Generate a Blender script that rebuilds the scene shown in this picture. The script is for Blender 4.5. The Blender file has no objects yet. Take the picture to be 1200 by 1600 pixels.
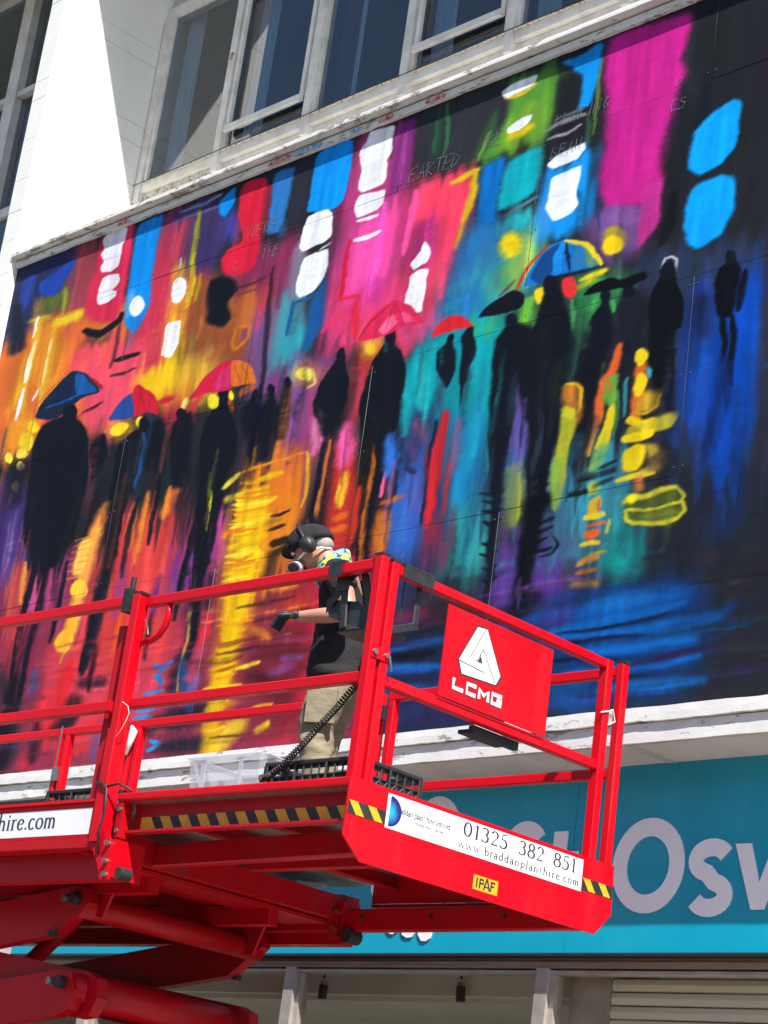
import bpy, bmesh, math, random
import numpy as np
from mathutils import Vector, Matrix
random.seed(7); rng = np.random.default_rng(11)
R = math.radians
scn = bpy.context.scene
col = scn.collection

# ------------------------------------------------------------------ camera, sky, sun, exposure
cam_d = bpy.data.cameras.new('camera'); cam = bpy.data.objects.new('camera', cam_d); col.objects.link(cam)
scn.camera = cam
right = Vector((0.70323, 0.69957, 0.12675)); down = Vector((-0.1477, 0.31814, -0.93647)); fwd = Vector((-0.69545, 0.63984, 0.32705))
cam.matrix_world = Matrix(((right.x, -down.x, -fwd.x, 0.0), (right.y, -down.y, -fwd.y, 0.0), (right.z, -down.z, -fwd.z, 1.6), (0, 0, 0, 1)))
cam_d.sensor_fit = 'HORIZONTAL'; cam_d.sensor_width = 36.0; cam_d.lens = 3266.6 / 1200 * 36.0
cam_d.clip_start = 0.05; cam_d.clip_end = 2000.0
SUN = Vector((0.56, -0.315, 0.75)).normalized()
world = bpy.data.worlds.new('World'); scn.world = world; world.use_nodes = True
wn = world.node_tree.nodes; wl = world.node_tree.links; wn.clear()
sky = wn.new('ShaderNodeTexSky'); sky.sky_type = 'NISHITA'; sky.sun_disc = False
sky.sun_elevation = math.asin(SUN.z); sky.sun_rotation = math.atan2(SUN.x, SUN.y)
sky.air_density = 1.0; sky.dust_density = 0.6; sky.ozone_density = 1.2
bg = wn.new('ShaderNodeBackground'); bg.inputs['Strength'].default_value = 0.09
wo = wn.new('ShaderNodeOutputWorld'); wl.new(sky.outputs[0], bg.inputs[0]); wl.new(bg.outputs[0], wo.inputs[0])
sun_d = bpy.data.lights.new('sun', 'SUN'); sun_d.energy = 5.0; sun_d.angle = R(0.53); sun_d.color = (1.0, 0.955, 0.89)
sun = bpy.data.objects.new('sun', sun_d); col.objects.link(sun)
sun.rotation_euler = (-SUN).to_track_quat('-Z', 'Y').to_euler(); sun.location = (20, -20, 40)
vs = scn.view_settings; vs.view_transform = 'Standard'; vs.look = 'None'; vs.gamma = 1.0; vs.use_curve_mapping = False
vs.exposure = 0.78

# ------------------------------------------------------------------ materials
def s2l(c):
    c = np.asarray(c, float); return np.where(c <= 0.04045, c / 12.92, ((c + 0.055) / 1.055) ** 2.4)
def newmat(name):
    m = bpy.data.materials.new(name); m.use_nodes = True; n = m.node_tree.nodes; n.clear()
    o = n.new('ShaderNodeOutputMaterial'); p = n.new('ShaderNodeBsdfPrincipled'); m.node_tree.links.new(p.outputs[0], o.inputs[0])
    return m, n, m.node_tree.links, p, o
def noise_fac(n, l, scale, detail=5.0, lo=0.35, hi=0.65, stretch=(1, 1, 1), coord='Object', rough=0.6):
    tc = n.new('ShaderNodeTexCoord'); mp = n.new('ShaderNodeMapping'); mp.inputs['Scale'].default_value = stretch
    nz = n.new('ShaderNodeTexNoise'); nz.inputs['Scale'].default_value = scale; nz.inputs['Detail'].default_value = detail; nz.inputs['Roughness'].default_value = rough
    mr = n.new('ShaderNodeMapRange'); mr.inputs['From Min'].default_value = lo; mr.inputs['From Max'].default_value = hi
    l.new(tc.outputs[coord], mp.inputs[0]); l.new(mp.outputs[0], nz.inputs['Vector']); l.new(nz.outputs['Fac'], mr.inputs['Value'])
    return mr.outputs[0], nz.outputs['Fac']
def mix(n, l, fac, a, b):
    mx = n.new('ShaderNodeMix'); mx.data_type = 'RGBA'
    for s, v in ((mx.inputs[0], fac), (mx.inputs[6], a), (mx.inputs[7], b)):
        if hasattr(v, 'is_output') or isinstance(v, bpy.types.NodeSocket): l.new(v, s)
        elif isinstance(v, (int, float)): s.default_value = v
        else: s.default_value = (*v[:3], 1)
    return mx.outputs[2]
def bump(n, l, p, h, strength=0.2, dist=0.01):
    b = n.new('ShaderNodeBump'); b.inputs['Strength'].default_value = strength; b.inputs['Distance'].default_value = dist
    l.new(h, b.inputs['Height']); l.new(b.outputs[0], p.inputs['Normal'])
def mat(name, c1, c2=None, scale=8.0, rough=0.5, metal=0.0, lo=0.35, hi=0.65, bmp=0.0, bscale=None, stretch=(1, 1, 1), coat=0.0, spec=0.5, rvar=0.0, bdist=0.01):
    m, n, l, p, o = newmat(name)
    p.inputs['Roughness'].default_value = rough; p.inputs['Metallic'].default_value = metal
    p.inputs['Coat Weight'].default_value = coat; p.inputs['Coat Roughness'].default_value = 0.12; p.inputs['Specular IOR Level'].default_value = spec
    f, raw = noise_fac(n, l, scale, lo=lo, hi=hi, stretch=stretch)
    l.new(mix(n, l, f, c1, c2 or [x * 0.82 for x in c1]), p.inputs['Base Color'])
    if rvar:
        mr = n.new('ShaderNodeMapRange'); mr.inputs['To Min'].default_value = rough - rvar; mr.inputs['To Max'].default_value = rough + rvar
        l.new(f, mr.inputs['Value']); l.new(mr.outputs[0], p.inputs['Roughness'])
    if bmp:
        _, r2 = noise_fac(n, l, bscale or scale * 4, detail=6)
        bump(n, l, p, r2, bmp, bdist)
    return m
M = {}
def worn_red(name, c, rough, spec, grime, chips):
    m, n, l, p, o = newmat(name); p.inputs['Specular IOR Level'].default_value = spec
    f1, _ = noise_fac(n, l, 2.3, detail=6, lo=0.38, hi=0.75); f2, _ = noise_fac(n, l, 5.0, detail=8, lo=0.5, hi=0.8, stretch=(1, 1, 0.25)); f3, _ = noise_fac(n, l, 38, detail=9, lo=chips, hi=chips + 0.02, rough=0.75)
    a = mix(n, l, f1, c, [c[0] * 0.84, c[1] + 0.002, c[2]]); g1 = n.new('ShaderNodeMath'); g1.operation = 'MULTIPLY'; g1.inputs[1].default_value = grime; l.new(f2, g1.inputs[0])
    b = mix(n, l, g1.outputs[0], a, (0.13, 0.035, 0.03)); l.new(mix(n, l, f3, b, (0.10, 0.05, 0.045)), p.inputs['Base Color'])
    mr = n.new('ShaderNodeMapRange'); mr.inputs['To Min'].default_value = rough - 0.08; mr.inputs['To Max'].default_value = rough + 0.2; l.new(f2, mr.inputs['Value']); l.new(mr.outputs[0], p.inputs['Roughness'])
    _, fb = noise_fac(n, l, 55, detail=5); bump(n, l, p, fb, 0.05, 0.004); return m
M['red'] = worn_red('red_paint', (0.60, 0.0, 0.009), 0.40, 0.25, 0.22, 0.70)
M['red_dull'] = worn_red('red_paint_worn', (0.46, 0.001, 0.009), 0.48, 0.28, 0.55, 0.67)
M['black_metal'] = mat('black_powder_coat', (0.016, 0.017, 0.02), (0.03, 0.031, 0.034), scale=20, rough=0.45)
M['black_plastic'] = mat('black_plastic', (0.012, 0.012, 0.014), (0.025, 0.025, 0.027), scale=14, rough=0.5)
M['rubber'] = mat('rubber', (0.014, 0.014, 0.015), (0.028, 0.027, 0.026), scale=9, rough=0.75)
M['steel'] = mat('zinc_steel', (0.55, 0.53, 0.48), (0.4, 0.37, 0.32), scale=30, rough=0.35, metal=1.0)
M['deck'] = mat('galvanised_deck', (0.50, 0.49, 0.46), (0.30, 0.28, 0.25), scale=7, rough=0.4, metal=0.85, rvar=0.15, bmp=0.15, bscale=40)
M['white_vinyl'] = mat('white_vinyl', (0.80, 0.81, 0.82), (0.76, 0.77, 0.78), scale=4, rough=0.35)
M['logo_white'] = mat('logo_white', (0.84, 0.83, 0.78), (0.76, 0.75, 0.70), scale=30, rough=0.45, bmp=0.1, bscale=90)
M['ink'] = mat('navy_ink', (0.02, 0.022, 0.045), (0.03, 0.032, 0.055), scale=10, rough=0.4)
M['line_ink'] = mat('dark_outline', (0.03, 0.025, 0.03), (0.05, 0.03, 0.035), scale=20, rough=0.5)
M['hazard_yellow'] = mat('hazard_yellow', (0.80, 0.43, 0.012), (0.70, 0.36, 0.012), scale=20, rough=0.45)
M['hazard_black'] = mat('hazard_black', (0.02, 0.02, 0.021), (0.035, 0.034, 0.033), scale=20, rough=0.5)
M['teal'] = mat('teal_sign_board', (0.0, 0.345, 0.51), (0.0, 0.30, 0.455), scale=1.6, rough=0.30, coat=0.1, rvar=0.08, stretch=(2.2, 1, 0.3), lo=0.3, hi=0.75)
M['sign_letter'] = mat('sign_letter_vinyl', (0.90, 0.87, 0.92), (0.87, 0.84, 0.89), scale=4, rough=0.4)
M['alu'] = mat('anodised_brown_frame', (0.36, 0.29, 0.235), (0.28, 0.22, 0.175), scale=6, rough=0.4, metal=0.35, stretch=(0.4, 1, 8), rvar=0.1)
M['alu_light'] = mat('silver_frame', (0.52, 0.49, 0.45), (0.40, 0.36, 0.32), scale=6, rough=0.4, metal=0.4)
M['frame'] = mat('weathered_white_frame', (0.76, 0.73, 0.68), (0.58, 0.53, 0.48), scale=5, rough=0.6, lo=0.42, hi=0.72, bmp=0.15, bscale=40)
M['frame_sill'] = mat('peeling_sill', (0.56, 0.52, 0.45), (0.27, 0.21, 0.15), scale=26, rough=0.8, lo=0.5, hi=0.6, bmp=0.5, bscale=30)
M['pier'] = mat('painted_block', (0.80, 0.80, 0.755), (0.74, 0.74, 0.71), scale=2.2, rough=0.75, bmp=0.25, bscale=70, lo=0.35, hi=0.7)
M['render_wall'] = mat('rendered_wall', (0.55, 0.54, 0.51), (0.45, 0.44, 0.41), scale=2, rough=0.85, bmp=0.2, bscale=40)
M['soffit'] = mat('soffit_render', (0.70, 0.63, 0.58), (0.56, 0.50, 0.45), scale=3, rough=0.85, bmp=0.2, bscale=20, lo=0.4, hi=0.7)
M['shop_wall'] = mat('shop_interior_wall', (0.64, 0.63, 0.585), (0.56, 0.55, 0.51), scale=1.5, rough=0.9)
M['shutter'] = mat('shutter_slat', (0.74, 0.70, 0.61), (0.64, 0.60, 0.52), scale=4, rough=0.5, stretch=(0.3, 1, 6))
M['spot_black'] = M['black_metal']
M['curtain'] = mat('net_curtain', (0.66, 0.72, 0.70), (0.52, 0.57, 0.56), scale=9, rough=0.9, stretch=(4, 1, 0.3))
M['brown_curtain'] = mat('brown_curtain', (0.10, 0.07, 0.07), (0.07, 0.05, 0.05), scale=9, rough=0.9, stretch=(4, 1, 0.3))
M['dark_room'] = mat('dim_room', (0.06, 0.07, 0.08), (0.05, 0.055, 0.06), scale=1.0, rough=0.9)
M['brick'] = mat('brick_across', (0.42, 0.36, 0.30), (0.34, 0.28, 0.24), scale=6, rough=0.9, bmp=0.3)
M['asphalt'] = mat('asphalt', (0.055, 0.054, 0.052), (0.04, 0.039, 0.038), scale=14, rough=0.9, bmp=0.4, bscale=120)
M['skin'] = mat('skin', (0.52, 0.27, 0.19), (0.45, 0.21, 0.15), scale=9, rough=0.5)
M['tee'] = mat('black_cotton', (0.021, 0.02, 0.022), (0.032, 0.03, 0.032), scale=8, rough=0.95, bmp=0.5, bscale=9, spec=0.2, bdist=0.03)
M['khaki'] = mat('khaki_cotton', (0.30, 0.25, 0.175), (0.22, 0.18, 0.125), scale=6, rough=0.95, bmp=0.7, bscale=7, spec=0.2, bdist=0.03)
M['glove'] = mat('dark_glove', (0.016, 0.018, 0.02), (0.03, 0.032, 0.035), scale=20, rough=0.5)
M['hair'] = mat('grey_hair', (0.42, 0.38, 0.35), (0.28, 0.25, 0.23), scale=60, rough=0.7, stretch=(1, 1, 5))
M['mask_grey'] = mat('respirator_rubber', (0.05, 0.05, 0.055), (0.035, 0.035, 0.04), scale=20, rough=0.5)
M['mask_white'] = mat('filter_white', (0.72, 0.70, 0.68), (0.6, 0.58, 0.56), scale=20, rough=0.6)
M['shoe'] = mat('dark_shoe', (0.03, 0.028, 0.026), (0.05, 0.045, 0.04), scale=20, rough=0.6)
M['screw'] = mat('screw_head', (0.25, 0.25, 0.26), (0.15, 0.15, 0.16), scale=40, rough=0.4, metal=0.7)
M['chalk'] = mat('chalk', (0.22, 0.23, 0.25), (0.06, 0.06, 0.08), scale=40, rough=0.9, lo=0.4, hi=0.62)
M['panel_back'] = mat('dark_joint_board', (0.03, 0.03, 0.032), (0.04, 0.04, 0.04), scale=8, rough=0.9)  # near-black backing that shows in the gaps between mural panels
M['zip_white'] = mat('white_nylon', (0.75, 0.74, 0.72), scale=20, rough=0.5)
M['can_pink'] = mat('can_pink', (0.7, 0.10, 0.32), scale=10, rough=0.4); M['can_blue'] = mat('can_blue', (0.05, 0.25, 0.6), scale=10, rough=0.4); M['can_yellow'] = mat('can_yellow', (0.75, 0.55, 0.04), scale=10, rough=0.4)

def glass_mat(name, tint, gloss, rough=0.02, ior=1.45):
    m = bpy.data.materials.new(name); m.use_nodes = True; n = m.node_tree.nodes; l = m.node_tree.links; n.clear()
    o = n.new('ShaderNodeOutputMaterial'); t = n.new('ShaderNodeBsdfTransparent'); t.inputs[0].default_value = (*tint, 1)
    g = n.new('ShaderNodeBsdfGlossy'); g.inputs['Roughness'].default_value = rough; g.inputs[0].default_value = (0.95, 0.97, 1.0, 1)
    f0 = n.new('ShaderNodeLayerWeight'); f0.inputs[0].default_value = 0.5; f = n.new('ShaderNodeMath'); f.operation = 'POWER'; f.inputs[1].default_value = 4.0; l.new(f0.outputs['Facing'], f.inputs[0])
    ad = n.new('ShaderNodeMath'); ad.operation = 'ADD'; ad.use_clamp = True; ad.inputs[1].default_value = gloss
    nz = n.new('ShaderNodeTexNoise'); nz.inputs['Scale'].default_value = 1.3; nz.inputs['Detail'].default_value = 2
    b = n.new('ShaderNodeBump'); b.inputs['Strength'].default_value = 0.03; b.inputs['Distance'].default_value = 0.02
    l.new(nz.outputs['Fac'], b.inputs['Height']); l.new(b.outputs[0], g.inputs['Normal'])
    mx = n.new('ShaderNodeMixShader'); l.new(f.outputs[0], ad.inputs[0]); l.new(ad.outputs[0], mx.inputs[0]); l.new(t.outputs[0], mx.inputs[1]); l.new(g.outputs[0], mx.inputs[2]); l.new(mx.outputs[0], o.inputs[0])
    return m
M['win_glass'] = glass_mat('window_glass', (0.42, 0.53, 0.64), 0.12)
M['shop_glass'] = glass_mat('shop_glass', (0.90, 0.91, 0.86), 0.03)

def clear_plastic():
    m, n, l, p, o = newmat('clear_plastic')
    p.inputs['Base Color'].default_value = (0.86, 0.88, 0.92, 1); p.inputs['Roughness'].default_value = 0.18
    t = n.new('ShaderNodeBsdfTransparent'); t.inputs[0].default_value = (0.9, 0.92, 0.95, 1)
    tr = n.new('ShaderNodeBsdfTranslucent'); tr.inputs[0].default_value = (0.8, 0.83, 0.88, 1)
    a = n.new('ShaderNodeMixShader'); a.inputs[0].default_value = 0.45; l.new(p.outputs[0], a.inputs[1]); l.new(tr.outputs[0], a.inputs[2])
    b = n.new('ShaderNodeMixShader'); b.inputs[0].default_value = 0.42; l.new(t.outputs[0], b.inputs[1]); l.new(a.outputs[0], b.inputs[2]); l.new(b.outputs[0], o.inputs[0])
    return m
M['clear_plastic'] = clear_plastic()

def peeling(name, paint, under, scale=9.0, amount=0.56, blue=False):
    m, n, l, p, o = newmat(name); p.inputs['Roughness'].default_value = 0.8
    f, raw = noise_fac(n, l, scale, detail=9, lo=amount, hi=amount + 0.035, stretch=(0.5, 1, 1.6), rough=0.7)
    f2, _ = noise_fac(n, l, 3.0, lo=0.4, hi=0.8)
    base = mix(n, l, f2, paint, [c * 0.8 for c in paint])
    l.new(mix(n, l, f, base, under), p.inputs['Base Color'])
    inv = n.new('ShaderNodeMath'); inv.operation = 'SUBTRACT'; inv.inputs[0].default_value = 1.0; l.new(f, inv.inputs[1])
    _, fine = noise_fac(n, l, 45, detail=6)
    ad = n.new('ShaderNodeMath'); ad.operation = 'ADD'; l.new(inv.outputs[0], ad.inputs[0]); l.new(fine, ad.inputs[1])
    bump(n, l, p, ad.outputs[0], 0.3, 0.006)
    return m
M['peel'] = peeling('peeling_white_paint', (0.72, 0.71, 0.68), (0.30, 0.27, 0.23))
M['peel_low'] = peeling('flaking_ledge_paint', (0.76, 0.75, 0.73), (0.34, 0.31, 0.28), scale=8, amount=0.585)

def mural_mat():
    m, n, l, p, o = newmat('spray_paint_mural'); p.inputs['Roughness'].default_value = 0.6; p.inputs['Specular IOR Level'].default_value = 0.06
    at = n.new('ShaderNodeAttribute'); at.attribute_name = 'paint'
    tc = n.new('ShaderNodeTexCoord'); nz = n.new('ShaderNodeTexNoise'); nz.inputs['Scale'].default_value = 170; nz.inputs['Detail'].default_value = 3
    l.new(tc.outputs['Object'], nz.inputs['Vector'])
    mr = n.new('ShaderNodeMapRange'); mr.inputs['From Min'].default_value = 0.3; mr.inputs['From Max'].default_value = 0.7; mr.inputs['To Min'].default_value = 0.86; mr.inputs['To Max'].default_value = 1.14
    l.new(nz.outputs['Fac'], mr.inputs['Value'])
    hs = n.new('ShaderNodeHueSaturation'); l.new(at.outputs['Color'], hs.inputs['Color']); l.new(mr.outputs[0], hs.inputs['Value'])
    l.new(hs.outputs[0], p.inputs['Base Color'])
    n2 = n.new('ShaderNodeTexNoise'); n2.inputs['Scale'].default_value = 60; n2.inputs['Detail'].default_value = 4; l.new(tc.outputs['Object'], n2.inputs['Vector'])
    bump(n, l, p, n2.outputs['Fac'], 0.12, 0.004)
    return m
M['mural'] = mural_mat()
def scarf_mat():
    m, n, l, p, o = newmat('printed_scarf'); p.inputs['Roughness'].default_value = 0.8
    f, _ = noise_fac(n, l, 16, lo=0.42, hi=0.56, detail=2)
    f2, _ = noise_fac(n, l, 23, lo=0.56, hi=0.6, detail=2)
    a = mix(n, l, f, (0.72, 0.68, 0.10), (0.10, 0.52, 0.62)); l.new(mix(n, l, f2, a, (0.03, 0.10, 0.16)), p.inputs['Base Color'])
    return m
M['scarf'] = scarf_mat()
def ground_mat():
    m, n, l, p, o = newmat('paving'); p.inputs['Roughness'].default_value = 0.85
    tc = n.new('ShaderNodeTexCoord'); b = n.new('ShaderNodeTexBrick'); b.inputs['Scale'].default_value = 1.6
    b.inputs['Color1'].default_value = (0.40, 0.37, 0.33, 1); b.inputs['Color2'].default_value = (0.33, 0.305, 0.275, 1); b.inputs['Mortar'].default_value = (0.15, 0.14, 0.13, 1); b.inputs['Mortar Size'].default_value = 0.012
    l.new(tc.outputs['Object'], b.inputs['Vector']); l.new(b.outputs['Color'], p.inputs['Base Color'])
    return m
M['paving'] = ground_mat()

# ------------------------------------------------------------------ mesh builder
class MB:
    def __init__(s): s.v = []; s.f = []; s.m = []
    def add(s, v, f, mi=0):
        k = len(s.v); s.v += [tuple(p) for p in v]; s.f += [tuple(i + k for i in q) for q in f]; s.m += [mi] * len(f); return s
    def box(s, x0, x1, y0, y1, z0, z1, mi=0):
        v = [(x, y, z) for z in (z0, z1) for y in (y0, y1) for x in (x0, x1)]
        return s.add(v, [(0, 2, 3, 1), (4, 5, 7, 6), (0, 1, 5, 4), (2, 6, 7, 3), (0, 4, 6, 2), (1, 3, 7, 5)], mi)
    def beam(s, a, b, w, h, up=(0, 0, 1), ch=0.006, mi=0):
        a = Vector(a); b = Vector(b); d = (b - a).normalized(); u = Vector(up)
        sd = d.cross(u)
        if sd.length < 1e-4: sd = d.cross(Vector((1, 0, 0)))
        sd.normalize(); u = sd.cross(d).normalized(); w /= 2; h /= 2; c = min(ch, w * .9, h * .9)
        sec = [(w, h - c), (w - c, h), (-w + c, h), (-w, h - c), (-w, -h + c), (-w + c, -h), (w - c, -h), (w, -h + c)]
        v = [p + sd * x + u * y for p in (a, b) for x, y in sec]; n = 8
        f = [(i, (i + 1) % n, n + (i + 1) % n, n + i) for i in range(n)] + [tuple(range(n - 1, -1, -1)), tuple(range(n, 2 * n))]
        return s.add(v, f, mi)
    def tube(s, pts, r, n=10, mi=0, cap=True):
        pts = [Vector(p) for p in pts]; rs = r if hasattr(r, '__len__') else [r] * len(pts); v = []; f = []
        t0 = (pts[1] - pts[0]).normalized(); up = Vector((0, 0, 1)) if abs(t0.z) < .9 else Vector((1, 0, 0)); u = t0.cross(up).normalized()
        for i, p in enumerate(pts):
            t = (pts[min(i + 1, len(pts) - 1)] - pts[max(i - 1, 0)]).normalized(); u = (u - t * u.dot(t)).normalized(); w = t.cross(u)
            for k in range(n):
                a = 2 * math.pi * k / n; v.append(p + (u * math.cos(a) + w * math.sin(a)) * rs[i])
        for i in range(len(pts) - 1):
            for k in range(n): f.append((i * n + k, i * n + (k + 1) % n, (i + 1) * n + (k + 1) % n, (i + 1) * n + k))
        if cap: f += [tuple(range(n - 1, -1, -1)), tuple(range((len(pts) - 1) * n, len(pts) * n))]
        return s.add(v, f, mi)
    def prism(s, poly, o, ax, ay, d, mi=0):
        o = Vector(o); ax = Vector(ax); ay = Vector(ay); d = Vector(d)
        a = [o + ax * x + ay * y for x, y in poly]; n = len(a)
        ar = sum(poly[i][0] * poly[(i + 1) % n][1] - poly[(i + 1) % n][0] * poly[i][1] for i in range(n))
        if (ar > 0) == (ax.cross(ay).dot(d) > 0): a = a[::-1]
        # ensure outward: bottom cap first
        v = a + [p + d for p in a]
        f = [tuple(range(n)), tuple(range(2 * n - 1, n - 1, -1))] + [(i, n + i, n + (i + 1) % n, (i + 1) % n) for i in range(n)]
        return s.add(v, f, mi)
    def disc(s, c, axis, r, h, n=12, mi=0):
        c = Vector(c); return s.tube([c, c + Vector(axis).normalized() * h], r, n, mi)
    def ell(s, c, rx, ry, rz, nu=14, nv=9, rot=None, mi=0, zmin=-1.0):
        v = []; f = []
        for j in range(nv + 1):
            ph = math.pi * (j / nv - .5); zz = max(math.sin(ph), zmin)
            for i in range(nu):
                th = 2 * math.pi * i / nu; p = Vector((rx * math.cos(ph) * math.cos(th), ry * math.cos(ph) * math.sin(th), rz * zz))
                if rot is not None: p = rot @ p
                v.append(Vector(c) + p)
        for j in range(nv):
            for i in range(nu): f.append((j * nu + i, j * nu + (i + 1) % nu, (j + 1) * nu + (i + 1) % nu, (j + 1) * nu + i))
        return s.add(v, f, mi)
    def build(s, name, mats, parent=None, smooth=False, loc=None, fix=True):
        me = bpy.data.meshes.new(name); me.from_pydata(s.v, [], s.f)
        for m_ in (mats if isinstance(mats, (list, tuple)) else [mats]): me.materials.append(M[m_] if isinstance(m_, str) else m_)
        if any(s.m): me.polygons.foreach_set('material_index', s.m)
        if fix:
            b = bmesh.new(); b.from_mesh(me); bmesh.ops.recalc_face_normals(b, faces=b.faces); b.to_mesh(me); b.free()
        if smooth: me.polygons.foreach_set('use_smooth', [True] * len(me.polygons))
        me.update()
        o = bpy.data.objects.new(name, me); col.objects.link(o)
        if parent: o.parent = parent
        if loc: o.location = loc
        return o
def tag(o, label=None, cat=None, group=None, kind=None):
    for k, v in (('label', label), ('category', cat), ('group', group), ('kind', kind)):
        if v: o[k] = v
    return o
def empty(name, loc, label=None, cat=None, group=None, rz=0.0, kind=None):
    o = bpy.data.objects.new(name, None); col.objects.link(o); o.location = loc; o.rotation_euler = (0, 0, rz); o.empty_display_size = 0.1
    return tag(o, label, cat, group, kind)
def box(name, m, parent, *d, loc=None): return MB().box(*d).build(name, m, parent, loc=loc)
def copy_part(o, parent, loc):
    c = o.copy(); col.objects.link(c); c.parent = parent; c.location = loc; return c

# ------------------------------------------------------------------ lettering: strokes as thin ribbons
def arc(cx, cy, rx, ry, a0=0, a1=360, n=18): return [(cx + rx * math.cos(R(a0 + (a1 - a0) * i / n)), cy + ry * math.sin(R(a0 + (a1 - a0) * i / n))) for i in range(n + 1)]
TH, TN, MD = .14, .06, .07
def O_(cx, cy, rx, ry, a0=0, a1=360, n=20): # modulated bowl
    return ('m', arc(cx, cy, rx, ry, a0, a1, n))
def st(x, y0, y1): return ('s', [(x, y0), (x, y1)], TH)
def sf(x, y, w=.13): return ('s', [(x - w, y), (x + w, y)], .035)
def ln(a, b, w): return ('s', [a, b], w)
G = {
 '0': (.62, [O_(.3, .48, .25, .46)]), '1': (.48, [st(.25, 0, .95), ln((.25, .95), (.1, .86), TN), sf(.25, .01, .16)]),
 '2': (.6, [O_(.28, .7, .22, .25, 165, -35), ln((.46, .56), (.07, .05), .06), ln((.05, .045), (.54, .045), .09)]),
 '3': (.58, [O_(.25, .74, .2, .22, 150, -90), O_(.24, .27, .25, .26, 90, -150)]),
 '5': (.56, [ln((.13, .92), (.5, .95), .075), ln((.14, .93), (.1, .55), TN), O_(.22, .3, .26, .3, 115, -145)]),
 '8': (.6, [O_(.29, .73, .2, .22), O_(.29, .25, .25, .25)]),
 'w': (.86, [ln((.06, .6), (.25, .02), .09), ln((.25, .02), (.43, .56), TN), ln((.43, .58), (.61, .02), .09), ln((.61, .02), (.79, .6), TN), sf(.07, .6, .09), sf(.79, .6, .08)]),
 'b': (.58, [st(.12, 0, 1.0), O_(.31, .3, .21, .29), sf(.07, 1.0, .06)]), 'r': (.42, [st(.13, 0, .6), O_(.3, .4, .17, .19, 160, 60), sf(.13, .01), sf(.08, .6, .06)]),
 'a': (.5, [('s', [(.37, .42), (.37, .08), (.45, .02)], TH), O_(.22, .43, .15, .15, 170, 0), O_(.2, .17, .16, .17)]),
 'd': (.58, [st(.43, 0, 1.0), O_(.25, .3, .2, .29), sf(.38, 1.0, .06)]), 'n': (.62, [st(.13, 0, .6), O_(.3, .38, .17, .2, 180, 0), st(.47, 0, .38), sf(.13, .01, .1), sf(.47, .01, .1), sf(.08, .6, .06)]),
 'p': (.58, [st(.13, -.3, .6), O_(.32, .3, .21, .29), sf(.13, -.3)]), 'l': (.3, [st(.14, 0, 1.0), sf(.14, .01, .11), sf(.09, 1.0, .06)]),
 't': (.38, [('s', [(.17, .82), (.17, .12), (.23, .02), (.32, .06)], .09), ln((.03, .6), (.33, .6), .05)]),
 'h': (.62, [st(.13, 0, 1.0), O_(.3, .38, .17, .2, 180, 0), st(.47, 0, .38), sf(.13, .01, .1), sf(.47, .01, .1), sf(.08, 1.0, .06)]),
 'i': (.3, [st(.14, 0, .6), sf(.14, .01, .11), sf(.09, .6, .06), ln((.08, .82), (.2, .82), .12)]),
 'e': (.5, [O_(.26, .3, .2, .3, 15, 325), ln((.07, .34), (.44, .34), TN)]), 'c': (.48, [O_(.26, .3, .2, .3, 45, 315)]), 'o': (.56, [O_(.28, .3, .22, .3)]),
 'm': (.92, [st(.13, 0, .6), O_(.28, .38, .15, .2, 180, 0), st(.43, 0, .38), O_(.58, .38, .15, .2, 180, 0), st(.73, 0, .38), sf(.13, .01, .1), sf(.43, .01, .1), sf(.73, .01, .1)]),
 'u': (.6, [st(.13, .2, .6), O_(.3, .2, .17, .19, 180, 360), st(.47, 0, .6)]), 's': (.42, [('s', [(.36, .5), (.22, .58), (.1, .47), (.2, .33), (.34, .2), (.26, .04), (.1, .04), (.04, .12)], .08)]),
 '.': (.26, [ln((.07, .06), (.19, .06), .12)]), ' ': (.34, []),
 'B': (.62, [st(.14, 0, .95), O_(.3, .72, .18, .22, 90, -90), O_(.3, .26, .22, .25, 90, -90)]), 'P': (.58, [st(.14, 0, .95), O_(.3, .69, .2, .25, 90, -90)]),
 'A': (.7, [ln((.06, 0), (.34, .95), TN), ln((.34, .95), (.62, 0), TH), ln((.17, .33), (.52, .33), TN)]), 'S': (.5, [('s', [(.42, .8), (.26, .93), (.1, .76), (.24, .52), (.42, .3), (.3, .04), (.1, .04), (.05, .18)], .09)]),
}
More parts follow.
